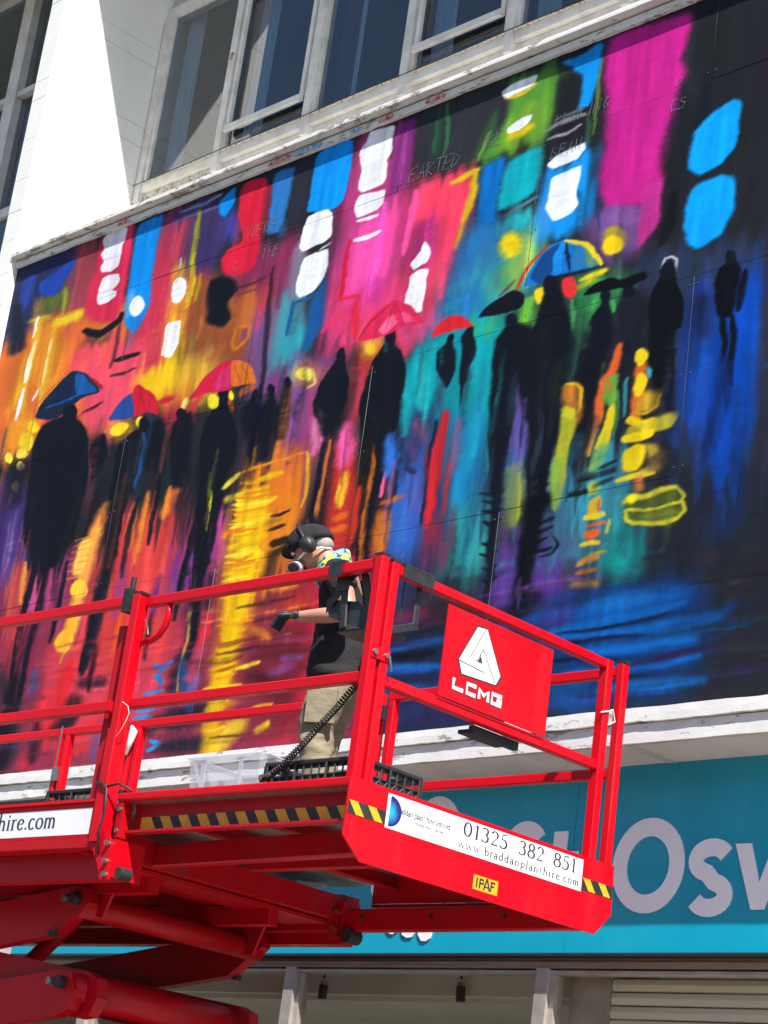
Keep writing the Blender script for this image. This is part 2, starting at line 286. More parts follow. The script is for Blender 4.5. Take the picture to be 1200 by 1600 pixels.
HAND = {'A': [[(0, 0), (.25, 1), (.5, 0)], [(.1, .4), (.4, .4)]], 'B': [[(0, 0), (0, 1), (.4, .8), (.05, .5), (.45, .25), (0, 0)]], 'C': [[(.45, .85), (.15, .95), (0, .5), (.15, .05), (.45, .15)]], 'D': [[(0, 0), (0, 1), (.45, .6), (.35, .15), (0, 0)]],
 'E': [[(.45, 1), (0, .95), (0, 0), (.45, .02)], [(0, .5), (.35, .5)]], 'G': [[(.45, .85), (.15, .95), (0, .5), (.2, .05), (.48, .3), (.25, .45)]], 'H': [[(0, 0), (0, 1)], [(.45, 0), (.45, 1)], [(0, .5), (.45, .5)]], 'I': [[(.1, 0), (.1, 1)]], 'L': [[(0, 1), (0, 0), (.4, 0)]],
 'N': [[(0, 0), (0, 1), (.4, 0), (.42, 1)]], 'P': [[(0, 0), (0, 1), (.4, .8), (0, .5)]], 'R': [[(0, 0), (0, 1), (.4, .8), (0, .5), (.45, 0)]], 'S': [[(.42, .9), (.1, .85), (.1, .55), (.4, .45), (.35, .05), (0, .1)]], 'T': [[(.22, 0), (.22, 1)], [(-.05, 1), (.5, 1)]],
 'U': [[(0, 1), (.05, .1), (.35, .1), (.42, 1)]], 'V': [[(0, 1), (.2, 0), (.42, 1)]], 'W': [[(0, 1), (.15, 0), (.3, .7), (.45, 0), (.6, 1)]], ',': [[(.1, .1), (.02, -.15)]], '.': [[(.05, .0), (.12, .05)]], ';': [[(.1, .1), (.02, -.15)], [(.1, .5), (.12, .55)]], '+': [[(.2, 0), (.2, 1)], [(0, .5), (.45, .55)]], ' ': []}
def ribbon(pts, w, thin=None):
    q = []; f = []; n = len(pts); closed = n > 3 and math.hypot(pts[0][0] - pts[-1][0], pts[0][1] - pts[-1][1]) < 1e-5
    for i, p in enumerate(pts):
        if closed and i in (0, n - 1): a, b = pts[-2], pts[1]
        else: a, b = pts[max(i - 1, 0)], pts[min(i + 1, n - 1)]
        dx, dy = b[0] - a[0], b[1] - a[1]; d = math.hypot(dx, dy) or 1; nx, ny = -dy / d, dx / d
        ww = w / 2 if thin is None else (thin + (w - thin) * abs(nx) ** 1.3) / 2
        q += [(p[0] + nx * ww, p[1] + ny * ww), (p[0] - nx * ww, p[1] - ny * ww)]
    for i in range(n - 1): f.append((2 * i, 2 * i + 1, 2 * i + 3, 2 * i + 2))
    return q, f
def text_mb(mb, s, o, ax, ay, h, width=None, track=0.0, nrm=(0, 0, 0), mi=0):
    """serif lettering; o = lower left of the baseline, h = figure height; returns advance"""
    tot = sum(G[c][0] + track for c in s); k = (width / (tot * h)) if width else 1.0
    o = Vector(o); ax = Vector(ax); ay = Vector(ay); nr = Vector(nrm); x = 0; z = 0
    for c in s:
        for g in G[c][1]:
            q, f = ribbon(g[1], TH, TN) if g[0] == 'm' else ribbon(g[1], g[2])
            z = (z + 1) % 5
            mb.add([o + ax * ((x + a) * h * k) + ay * (b * h) + nr * (z * 1e-4) for a, b in q], f, mi)
        x += G[c][0] + track
    return x * h * k
def hand_mb(mb, s, o, ax, ay, h, w=.1, slant=.15, sp=.62):
    o = Vector(o); ax = Vector(ax); ay = Vector(ay); x = 0; rr = random.Random(len(s))
    for c in s:
        for g in HAND.get(c, []):
            g = [(a + rr.uniform(-.05, .05) + slant * b, b + rr.uniform(-.06, .06)) for a, b in g]
            q, f = ribbon(g, w); mb.add([o + ax * ((x + a) * h) + ay * (b * h) for a, b in q], f)
        x += sp if c not in 'I.,; ' else .36

# ================================================================== SETTING
YM = 9.80            # mural face
g = MB().box(-600, 600, -600, 600, -0.3, 0.0).build('ground', 'asphalt'); tag(g, kind='structure')
pv = MB().box(-60, 40, 2.5, 9.99, -0.05, 0.12).build('pavement', 'paving'); tag(pv, kind='structure')
kb = MB()
for i in range(100): kb.box(-60 + i, -60 + i + 0.99, 2.34, 2.495, -0.05, 0.125)
tag(kb.build('kerb', 'paving'), kind='structure')

# ---- building across the street (only its reflection and its bounce are seen)
ob = empty('terrace_building', (-6, -14, 0), 'brown brick terrace across the street, mirrored in the shop glass', 'building')
MB().box(-50, 40, -8, 0, 0, 8.2).build('wall', 'brick', ob)
MB().box(-50.2, 40.2, -8.2, 0.25, 8.2, 8.5).build('roof', 'render_wall', ob)
for i in range(22):
    for z0, z1 in ((1.0, 3.0), (4.6, 6.4)):
        w = box('window', 'frame', ob, -48 + i * 4, -46.2 + i * 4, 0.002, 0.06, z0, z1)
        box('pane', 'dark_room', w, -47.9 + i * 4, -46.3 + i * 4, 0.062, 0.07, z0 + 0.1, z1 - 0.1)

# ---- the building that carries the mural
bl = empty('shop_building', (0, 9.8, 0), 'white painted two storey shop building behind the mural, flaking ledges and tall windows', 'building')
B0 = (0, -9.8, 0)    # parts are written in world metres
def bpart(name, m, mb, smooth=False, parent=bl, fix=True): return mb.build(name, m, parent, smooth, loc=B0 if parent is bl else None, fix=fix)
bpart('wall', 'render_wall', MB().box(-16.36, -4.5, 9.86, 10.05, 3.4, 10.115).box(-30, -16.61, 9.9, 10.1, 0, 8.4).box(-16.36, -4.5, 11.03, 11.2, 13.62, 15.2).box(-30, -16.61, 11.03, 11.2, 15.05, 15.2))
bpart('roof', 'render_wall', MB().box(-30, -4.5, 9.38, 22, 15.0, 15.25))
# pier made of painted blocks
pier = bpart('pier', 'pier', MB().box(-16.59, -16.375, 9.735, 11.28, 0, 15.0))
zj = [0.0, 1.1, 2.2, 3.3, 4.4, 5.5, 6.6, 7.4, 8.1, 8.8, 9.25, 9.63, 9.98, 10.35, 10.67, 11.03, 11.35, 11.5, 11.95, 12.17, 12.9, 13.1, 13.8, 14.4, 14.995]
for a, b_ in zip(zj[:-1], zj[1:]):
    j = random.uniform(-.0015, .0015)
    MB().box(-16.60, -16.36 + j, 9.72 + j, 11.3, a + 0.0025, b_ - 0.0025).build('block', 'pier', pier)

def ragged(name, m, x0, x1, y0, y1, z0, z1, dn=0.012, up=0.004, fy=0.006, step=0.045, seed=1, bite=0.0):
    """ledge whose front face has chipped, uneven edges"""
    rr = np.random.default_rng(seed); n = int((x1 - x0) / step); xs = np.linspace(x0, x1, n + 1)
    def wob(a): 
        k = np.convolve(rr.normal(0, 1, n + 21), np.hanning(9) / 4.5, 'same')[10:10 + n + 1]; return k * a + rr.normal(0, a * .12, n + 1)
    zt = z1 + wob(up); zb = z0 + np.abs(wob(dn)) ; f1 = y0 + wob(fy); f2 = y0 + wob(fy)
    if bite:
        k = wob(1.0); zb = zb + bite * np.clip(k - 0.4, 0, 1)
    mb = MB(); v = []
    for i in range(n + 1): v += [(xs[i], f1[i], zb[i]), (xs[i], f2[i], (zb[i] + zt[i]) / 2 + rr.normal(0, .004)), (xs[i], f1[i] + .002, zt[i]), (xs[i], y1, zt[i]), (xs[i], y1, zb[i])]
    f = []
    for i in range(n):
        for k in range(5): a = i * 5 + k; b_ = i * 5 + (k + 1) % 5; f.append((a, a + 5, b_ + 5, b_))
    f += [tuple(range(5)), tuple(range(n * 5 + 4, n * 5 - 1, -1))]
    mb.add(v, f); return bpart(name, m, mb)
ragged('upper_ledge', 'peel', -16.352, -4.6, 9.70, 11.02, 10.122, 10.163, dn=.004, up=.002, fy=.001, seed=3)
bpart('ledge_neck', 'frame', MB().box(-16.352, -4.6, 9.80, 9.86, 10.06, 10.12))
ragged('upper_band', 'peel', -16.352, -4.6, 9.768, 9.81, 10.036, 10.102, dn=.005, up=.003, fy=.0012, seed=5, bite=.016)
ragged('lower_ledge', 'peel_low', -16.355, -4.6, 9.395, 9.795, 4.682, 4.772, dn=.009, up=.003, fy=.0012, seed=8, bite=.016)
ragged('lower_band', 'peel_low', -16.355, -4.6, 9.42, 9.84, 4.561, 4.68, dn=.005, up=.001, fy=.0012, seed=9)
bpart('soffit', 'soffit', MB().box(-16.355, -4.6, 9.436, 9.86, 4.553, 4.5725))
# joint in the soffit
bpart('soffit_joint', 'render_wall', MB().box(-7.86, -7.80, 9.44, 9.84, 4.5495, 4.5525))

# ---- upper windows
YW = 11.0
mx = [-16.36 + 0.06, -15.06, -13.75, -12.44, -11.155, -9.87, -8.57, -7.27, -5.97]
bpart('window_head', 'frame', MB().box(-16.355, -5.0, 10.985, 11.1, 13.5, 13.64))
bpart('window_apron', 'frame', MB().box(-16.355, -5.0, 11.035, 11.12, 10.17, 11.40))
bpart('wall_plaster', 'frame_sill', MB().box(-16.355, -15.15, 11.012, 11.034, 10.9, 11.44))
def pleats(mb, x0, x1, y, z0, z1, amp=.02, pitch=.05):
    n = max(4, int((x1 - x0) / pitch * 6)); v = []; f = []
    for i in range(n + 1):
        x = x0 + (x1 - x0) * i / n; a = amp * math.sin(2 * math.pi * (x - x0) / pitch) + amp * .4 * math.sin(7.3 * x * 9)
        v += [(x, y + a, z0), (x, y + a * .6, z1)]
    for i in range(n): f.append((2 * i, 2 * i + 2, 2 * i + 3, 2 * i + 1))
    return mb.add(v, f)
for i in range(8):
    a, b_ = mx[i], mx[i + 1]; cas = i in (1, 3, 5, 7)
    w = bpart('window', 'frame', MB().box(a + .045, a + .09, 10.985, 11.07, 11.50, 13.5).box(b_ - .09, b_ - .045, 10.985, 11.07, 11.50, 13.5).box(a + .045, b_ - .045, 10.975, 11.08, 11.405, 11.498))
    MB().beam((a + .05, 10.965, 11.505), (b_ - .05, 10.965, 11.505), .03, .018).build('sill', 'frame_sill', w)
    MB().box(a - .044, a + .044, 10.955, 11.1, 11.30, 13.5).build('mullion', 'frame', w)
    if cas:
        MB().beam((a + .10, 10.955, 11.735), (b_ - .10, 10.955, 11.735), .055, .075, ch=.012).beam((a + .10, 10.94, 11.70), (b_ - .10, 10.94, 11.70), .03, .02).build('casement_rail', 'frame', w)
        MB().beam((a + .115, 10.975, 11.77), (a + .115, 10.975, 13.25), .05, .04).beam((b_ - .115, 10.975, 11.77), (b_ - .115, 10.975, 13.25), .05, .04).beam((a + .1, 10.975, 13.26), (b_ - .1, 10.975, 13.26), .05, .06).build('casement_frame', 'frame', w)
        MB().tube([(a + .03, 10.94, 12.62), (a + .03, 10.925, 12.60), (a + .045, 10.91, 12.53)], .014, 8).build('catch', 'steel', w, smooth=True)
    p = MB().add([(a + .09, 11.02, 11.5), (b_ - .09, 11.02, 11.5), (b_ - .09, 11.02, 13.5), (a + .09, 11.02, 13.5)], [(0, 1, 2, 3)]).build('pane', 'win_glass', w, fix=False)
    c = MB()
    pleats(c, a + .09, a + .36, 11.18, 11.3, 13.6)
    c.build('curtain', 'brown_curtain' if i == 2 else 'curtain', w)
    if i == 2: pleats(MB(), a + .36, a + .42, 11.17, 11.3, 13.6, .008).build('curtain', 'curtain', w)
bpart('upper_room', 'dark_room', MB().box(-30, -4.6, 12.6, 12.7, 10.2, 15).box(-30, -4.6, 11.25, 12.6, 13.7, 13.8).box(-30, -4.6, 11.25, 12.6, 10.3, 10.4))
bpart('sill_cable', 'black_plastic', MB().tube([(-16.34 + i * .4, 10.93, 11.488 - .006 * math.sin(i * 1.3)) for i in range(29)], .005, 6))
# left bay beyond the pier
lw = bpart('window', 'frame', MB().box(-19.27, -19.06, 10.93, 11.1, 11.9, 15.0).box(-30, -16.61, 10.98, 11.1, 11.84, 11.96))
lw['label'] = 'tall side window left of the bright white pier'
MB().box(-19.05, -16.62, 10.95, 11.05, 13.44, 13.51).box(-30, -19.28, 10.95, 11.05, 13.44, 13.51).build('transom', 'frame', lw)
MB().box(-30, -19.28, 10.96, 11.05, 14.96, 15.0).build('transom', 'frame', lw)
MB().add([(-30, 11.03, 8.4), (-16.62, 11.03, 8.4), (-16.62, 11.03, 15), (-30, 11.03, 15)], [(0, 1, 2, 3)]).build('pane', 'win_glass', lw, fix=False)

# ---- shop front under the fascia
YS = 9.97
bpart('shop_header', 'alu', MB().box(-14.5, -4.6, 9.93, 10.06, 3.325, 3.385).box(-14.5, -4.6, 9.915, 10.0, 3.345, 3.362))
bpart('header_bead', 'alu_light', MB().box(-14.5, -4.6, 9.945, 10.05, 3.292, 3.312))
sx = [-13.44, -11.11, -8.78, -6.45]
for i, x in enumerate(sx):
    mu = bpart('shop_mullion', 'alu_light', MB().box(x - .05, x + .05, 9.925, 10.06, .2, 3.324).box(x + .052, x + .085, 9.96, 10.04, .2, 3.29))
for a, b_ in ((-14.4, sx[0]), (sx[0], sx[1]), (sx[1], sx[2]), (sx[2], sx[3]), (sx[3], -4.7)):
    bpart('shop_pane', 'shop_glass', MB().add([(a + .05, YS + .03, .4), (b_ - .05, YS + .03, .4), (b_ - .05, YS + .03, 3.3), (a + .05, YS + .03, 3.3)], [(0, 1, 2, 3)]), fix=False)
bpart('stall_riser', 'render_wall', MB().box(-16.36, -4.6, 9.95, 10.1, 0.1, .4))
bpart('shop_side_wall', 'render_wall', MB().box(-16.36, -14.5, 9.9, 10.1, 0.1, 3.4))
bpart('shop_room', 'shop_wall', MB().box(-16, -4.6, 13.4, 13.5, 0, 4.2).box(-16, -4.6, 10.06, 13.4, 3.46, 3.55).box(-16, -4.6, 10.15, 13.4, 0.1, .14).box(-14.5, -8.82, 10.30, 10.36, 3.2, 3.458).box(-14.5, -8.82, 10.36, 13.3, 3.165, 3.2).box(-16.1, -16, 10.1, 13.5, 0, 4).box(-4.7, -4.6, 10.1, 13.5, 0, 4))
# roller shutter behind the right-hand pane
sh = bpart('roller_shutter', 'alu_light', MB().box(-8.68, -8.38, 10.10, 10.2, .4, 3.31))
for k in range(30):
    z1 = 3.30 - k * .083
    if z1 < .5: break
    MB().prism([(0, 0), (.018, .006), (.026, .04), (.018, .072), (0, .078)], (-8.375, 10.15, z1 - .08), (0, -1, 0), (0, 0, 1), (3.7, 0, 0)).build('slat', 'shutter', sh)

# ---- track spotlights in the shop
def spot(x, y, z, tilt, lab):
    t = empty('track_spotlight', (x, y, z), lab, 'spotlight', 'track spotlights in the shop')
    d = Vector((math.sin(tilt), 0, -math.cos(tilt)))
    MB().tube([(0, 0, 0), d * .095], .032, 14).build('lamp_head', 'black_metal', t, smooth=False)
    MB().tube([d * -.03, d * -.002], .028, 14).build('collar', 'steel', t)
    MB().tube([d * -.05, (0, 0, .5)], .008, 6).build('stem', 'black_metal', t)
spot(-11.05, 10.2, 3.245, 0.02, 'black track spotlight in the shop window close to the middle mullion')
spot(-9.72, 10.2, 3.245, 0.1, 'black tilted track spotlight in the shop window under the red end panel')

# ================================================================== FASCIA SIGN
fs = empty('fascia_sign', (-9, 9.84, 3.39), 'long teal shop fascia sign with pale lettering under the flaking ledge', 'sign')
F0 = (9, -9.84, -3.39)
def fpart(name, m, mb): return mb.build(name, m, fs, loc=F0)
fpart('panel', 'teal', MB().box(-14.4, -8.553, 9.84, 9.90, 3.402, 4.552))
fpart('panel', 'teal', MB().box(-8.549, -4.62, 9.84, 9.90, 3.402, 4.552))
fpart('edge_trim', 'black_metal', MB().box(-14.4, -4.62, 9.832, 9.91, 3.386, 3.401))
def flat_letter(name, polys):
    mb = MB()
    for q, f in polys: 
        k = len(q); mb.add([(x, 9.828, z) for x, z in q] + [(x, 9.8385, z) for x, z in q], list(f) + [tuple(i + k for i in reversed(t)) for t in f] + [(a, b_, b_ + k, a + k) for t in f for a, b_ in zip(t, t[1:] + t[:1])])
    return mb.build(name, 'sign_letter', fs, loc=F0, fix=False)
def ring(cx, cz, ro, rzo, ri, rzi, dx=0, a0=0, a1=360, n=40):
    q = []; f = []
    for i in range(n + 1):
        a = R(a0 + (a1 - a0) * i / n); q += [(cx + ro * math.cos(a), cz + rzo * math.sin(a)), (cx + dx + ri * math.cos(a), cz + rzi * math.sin(a))]
    for i in range(n): f.append((2 * i, 2 * i + 1, 2 * i + 3, 2 * i + 2))
    return q, f
flat_letter('letter_o', [ring(-7.942, 3.924, .272, .290, .163, .178, 0)])
def sline(pts, w): return ribbon(pts, w)
def s_shape(cx, cz, w, h, t):
    p = arc(cx, cz + h * .25, w * .5 - t / 2, h * .25 - t / 4, 25, 255, 16) + arc(cx, cz - h * .25, w * .5 - t / 2, h * .25 - t / 4, 75, -155, 16)
    return sline(p, t)
flat_letter('letter_s', [s_shape(-7.472, 3.838, .33, .41, .105)])
flat_letter('letter_w', [([(-7.305, 4.03), (-7.195, 4.03), (-7.122, 3.80), (-7.035, 4.03), (-6.945, 4.03), (-6.858, 3.80), (-6.785, 4.03), (-6.675, 4.03), (-6.81, 3.645), (-6.90, 3.645), (-6.99, 3.87), (-7.08, 3.645), (-7.17, 3.645)], [tuple(range(13))])])
flat_letter('letter_s', [s_shape(-8.95, 3.93, .36, .56, .12)])
flat_letter('letter_t', [([(-8.71, 4.16), (-8.60, 4.16), (-8.60, 4.03), (-8.50, 4.03), (-8.50, 3.94), (-8.60, 3.94), (-8.60, 3.76), (-8.57, 3.73), (-8.51, 3.74), (-8.51, 3.645), (-8.60, 3.635), (-8.67, 3.66), (-8.71, 3.73), (-8.71, 3.94), (-8.77, 3.94), (-8.77, 4.03), (-8.71, 4.03)], [tuple(range(17))])])
flat_letter('logo_dome', [ring(-9.765, 4.17, .235, .275, .0, .0)])
for k, a in enumerate(range(195, 350, 22)):
    c, s_ = math.cos(R(a)), math.sin(R(a)); w0, w1 = .035, .066 + .012 * (k % 2)
    r1 = .47 - .03 * (k % 2)
    pts = [(.2, -w0), (.30, -w0 - .012), (r1 - .05, -w1), (r1, -w1 * .6), (r1 + .012, 0), (r1, w1 * .6), (r1 - .05, w1), (.30, w0 + .012), (.2, w0)]
    flat_letter('logo_petal', [([(-9.84 + x * c - y * s_, 3.947 + x * s_ + y * c) for x, y in pts], [tuple(range(9))])])

# ================================================================== MURAL
MX0, MZ0, MW, MH = -16.36, 4.80, 10.86, 5.305
CX, CZ = 0.0125, 0.008
NW, NH = int(MW / CX), int(MH / CZ)
def vnoise(h, w, sy, sx, r):
    a = r.random((int(h / sy) + 3, int(w / sx) + 3)); y = np.arange(h) / sy; x = np.arange(w) / sx
    yi = y.astype(int); xi = x.astype(int); fy = (y - yi)[:, None]; fx = (x - xi)[None, :]
    fy = fy * fy * (3 - 2 * fy); fx = fx * fx * (3 - 2 * fx)
    A = a[yi][:, xi]; B = a[yi][:, xi + 1]; C_ = a[yi + 1][:, xi]; D = a[yi + 1][:, xi + 1]
    return (A * (1 - fx) + B * fx) * (1 - fy) + (C_ * (1 - fx) + D * fx) * fy - 0.5
def paint_mural(txt):
    r = np.random.default_rng(5); H, W = NH + 1, NW + 1
    V, U = np.mgrid[0:H, 0:W].astype(np.float32)
    U = U + 4.0 * vnoise(H, W, 34, 26, r) + 1.6 * vnoise(H, W, 9, 8, r) + 0.8 * vnoise(H, W, 3.2, 3.2, r)
    V = V + 4.0 * vnoise(H, W, 30, 30, r) + 1.6 * vnoise(H, W, 9, 10, r) + 0.8 * vnoise(H, W, 3.2, 3.2, r)
    grain = vnoise(H, W, 2.2, 2.2, r) + vnoise(H, W, 1.3, 1.3, r); streak = vnoise(H, W, 46, 4.5, r); dry = vnoise(H, W, 26, 2.0, r) + vnoise(H, W, 3.0, 14, r)
    img = np.zeros((H, W, 3), np.float32) + np.array([.13, .137, .16], np.float32)
    PX = 0.54
    def stroke(kind, c, w, soft, al, p, dryness=0.0):
        mg = w + soft * 1.6 + 6; x0 = max(int(p[:, 0].min() - mg), 0); x1 = min(int(p[:, 0].max() + mg) + 1, W); y0 = max(int(p[:, 1].min() - mg), 0); y1 = min(int(p[:, 1].max() + mg) + 1, H)
        if x0 >= x1 or y0 >= y1: return
        u = U[y0:y1, x0:x1]; v = V[y0:y1, x0:x1]; d2 = np.full(u.shape, 1e9, np.float32); ins = np.zeros(u.shape, bool); tt = np.zeros(u.shape, np.float32)
        n = len(p); segs = range(n) if kind == 'P' else range(n - 1)
        ls = np.concatenate([[0], np.cumsum(np.hypot(*(p[1:] - p[:-1]).T))]); tot = max(float(ls[-1]), 1e-3)
        for i in segs:
            a = p[i]; b_ = p[(i + 1) % n]; e = b_ - a; L2 = float(e @ e) + 1e-6
            h = np.clip(((u - a[0]) * e[0] + (v - a[1]) * e[1]) / L2, 0, 1)
            dd = (u - a[0] - h * e[0]) ** 2 + (v - a[1] - h * e[1]) ** 2; m_ = dd < d2; d2 = np.where(m_, dd, d2)
            if kind == 'S': tt = np.where(m_, (ls[i] + h * math.sqrt(L2)) / tot, tt)
            if kind == 'P' and abs(e[1]) > 1e-6: ins ^= ((a[1] > v) != (b_[1] > v)) & (u < e[0] * (v - a[1]) / e[1] + a[0])
        d = np.sqrt(d2)
        if kind == 'P': sd = np.where(ins, -d, d)
        else: sd = d - (w * (.45 + .55 * np.sqrt(np.clip(np.sin(math.pi * np.clip(tt, .02, .98)), 0, 1))) if tot > 5 * w else w)
        k = np.clip(0.5 - sd / (2 * soft) + grain[y0:y1, x0:x1] * 0.11 * (soft > 2), 0, 1); k = k * k * (3 - 2 * k) * al
        if al < 0.93 or dryness: k = k * (1 + (0.5 + dryness) * streak[y0:y1, x0:x1] + dryness * dry[y0:y1, x0:x1])
        cc = c * (1 + 0.15 * streak[y0:y1, x0:x1] + 0.06 * dry[y0:y1, x0:x1] + 0.03 * grain[y0:y1, x0:x1])[..., None]
        k = np.clip(k, 0, 1)[..., None]; img[y0:y1, x0:x1] = img[y0:y1, x0:x1] * (1 - k) + cc * k
    def autos(n, zlo, zhi, horiz, al, lmin, lmax, wmin, wmax, jit):
        """loose dry strokes that pick their colour up from the wet paint under them"""
        for _ in range(n):
            x = r.uniform(4, W - 5); z = r.uniform(zlo, zhi); ln = r.uniform(lmin, lmax); wd = r.uniform(wmin, wmax)
            xs, zs = int(np.clip(x + r.normal(0, 7), 0, W - 1)), int(np.clip(z + r.normal(0, 16), 0, H - 1)); c = img[zs, xs].copy()
            c = np.clip(c * r.uniform(1 - jit, 1 + jit) + r.normal(0, .025, 3).astype(np.float32), .05, .95)
            p = np.array([[x - ln / 2, z + r.normal(0, 1)], [x, z + r.normal(0, 2)], [x + ln / 2, z + r.normal(0, 1)]] if horiz else [[x + r.normal(0, 1), z + ln / 2], [x + r.normal(0, 1), z], [x + r.normal(0, 1.5), z - ln / 2]], np.float32)
            stroke('S', c.astype(np.float32), wd, wd * r.uniform(.5, 1.3) + .6, al * r.uniform(.5, 1), p, .9)
    for line in txt.strip().split('\n'):
        if line == '9':      # drag the wet background paint into vertical runs (and level ones low down), under the figures
            vi, ui = np.mgrid[0:H, 0:W]; lev = np.clip((150 - vi) / 60.0, 0, 1)
            du = (1 - lev) * (9 * vnoise(H, W, 70, 5, r) + 7 * vnoise(H, W, 40, 2.2, r)) + lev * 26 * vnoise(H, W, 6, 60, r); dv = (1 - lev) * 30 * vnoise(H, W, 60, 3.5, r) + lev * (5 * vnoise(H, W, 3, 50, r))
            uu = np.clip(ui + du, 0, W - 1).astype(int); vv = np.clip(vi + dv, 0, H - 1).astype(int); sm = img[vv, uu]
            for _ in range(2): sm[1:-1] = (sm[:-2] + 2 * sm[1:-1] + sm[2:]) / 4; sm[:, 1:-1] = (sm[:, :-2] + 2 * sm[:, 1:-1] + sm[:, 2:]) / 4
            img[:] = img * .35 + sm * .65
            autos(420, 150, 640, False, .55, 18, 90, 1.5, 6, .28); autos(160, 20, 160, True, .5, 20, 90, 1.2, 4, .3); continue
        if line == '8':      # runs and drips pulled down from the figures
            vi, ui = np.mgrid[0:H, 0:W]; reg = np.clip((335 - vi) / 70.0, 0, 1) * np.clip((vi - 110) / 60.0, 0, 1)
            n1 = vnoise(H, W, 90, 3.2, r); dv = reg * np.clip(n1 + .12, 0, 1) * 78; du = reg * 5 * vnoise(H, W, 60, 3, r)
            uu = np.clip(ui + du, 0, W - 1).astype(int); vv = np.clip(vi + dv, 0, H - 1).astype(int); sm = img[vv, uu]
            sm[1:-1] = (sm[:-2] + 2 * sm[1:-1] + sm[2:]) / 4; img[:] = img * (1 - .8 * reg[..., None]) + sm * (.8 * reg[..., None])
            autos(260, 130, 380, False, .5, 25, 110, 1.0, 4, .3); continue
        if line == '7':
            autos(150, 140, 330, False, .35, 25, 90, .8, 2.5, .35); autos(150, 10, 150, True, .42, 20, 100, .8, 3, .4); autos(90, 30, 330, True, .3, 6, 22, .8, 2, .5); continue
        t = list(map(float, line.split())); kind = 'P' if t[0] == 0 else 'S'; c = np.array(t[1:4], np.float32) / 255
        w, soft, al = t[4] * PX / 2, max(t[5] * PX * (.75 if t[5] <= 3 else .75 + .4 * min(1, (t[5] - 3) / 7)), .75), t[6]
        p = np.array(t[7:], np.float32).reshape(-1, 2) / 100 / np.array([CX, CZ], np.float32)
        for q0 in ((.86, .78) if len(p) > 2 else ()):      # take the corners off
            a_, b2 = (p, np.roll(p, -1, 0)) if kind == 'P' else (p[:-1], p[1:])
            q_ = np.stack([a_ * q0 + b2 * (1 - q0), a_ * (1 - q0) + b2 * q0], 1).reshape(-1, 2)
            p = q_ if kind == 'P' else np.concatenate([p[:1], q_, p[-1:]])
        stroke(kind, c, w, soft, al, p)
    return s2l(np.clip(img, 0, 1))
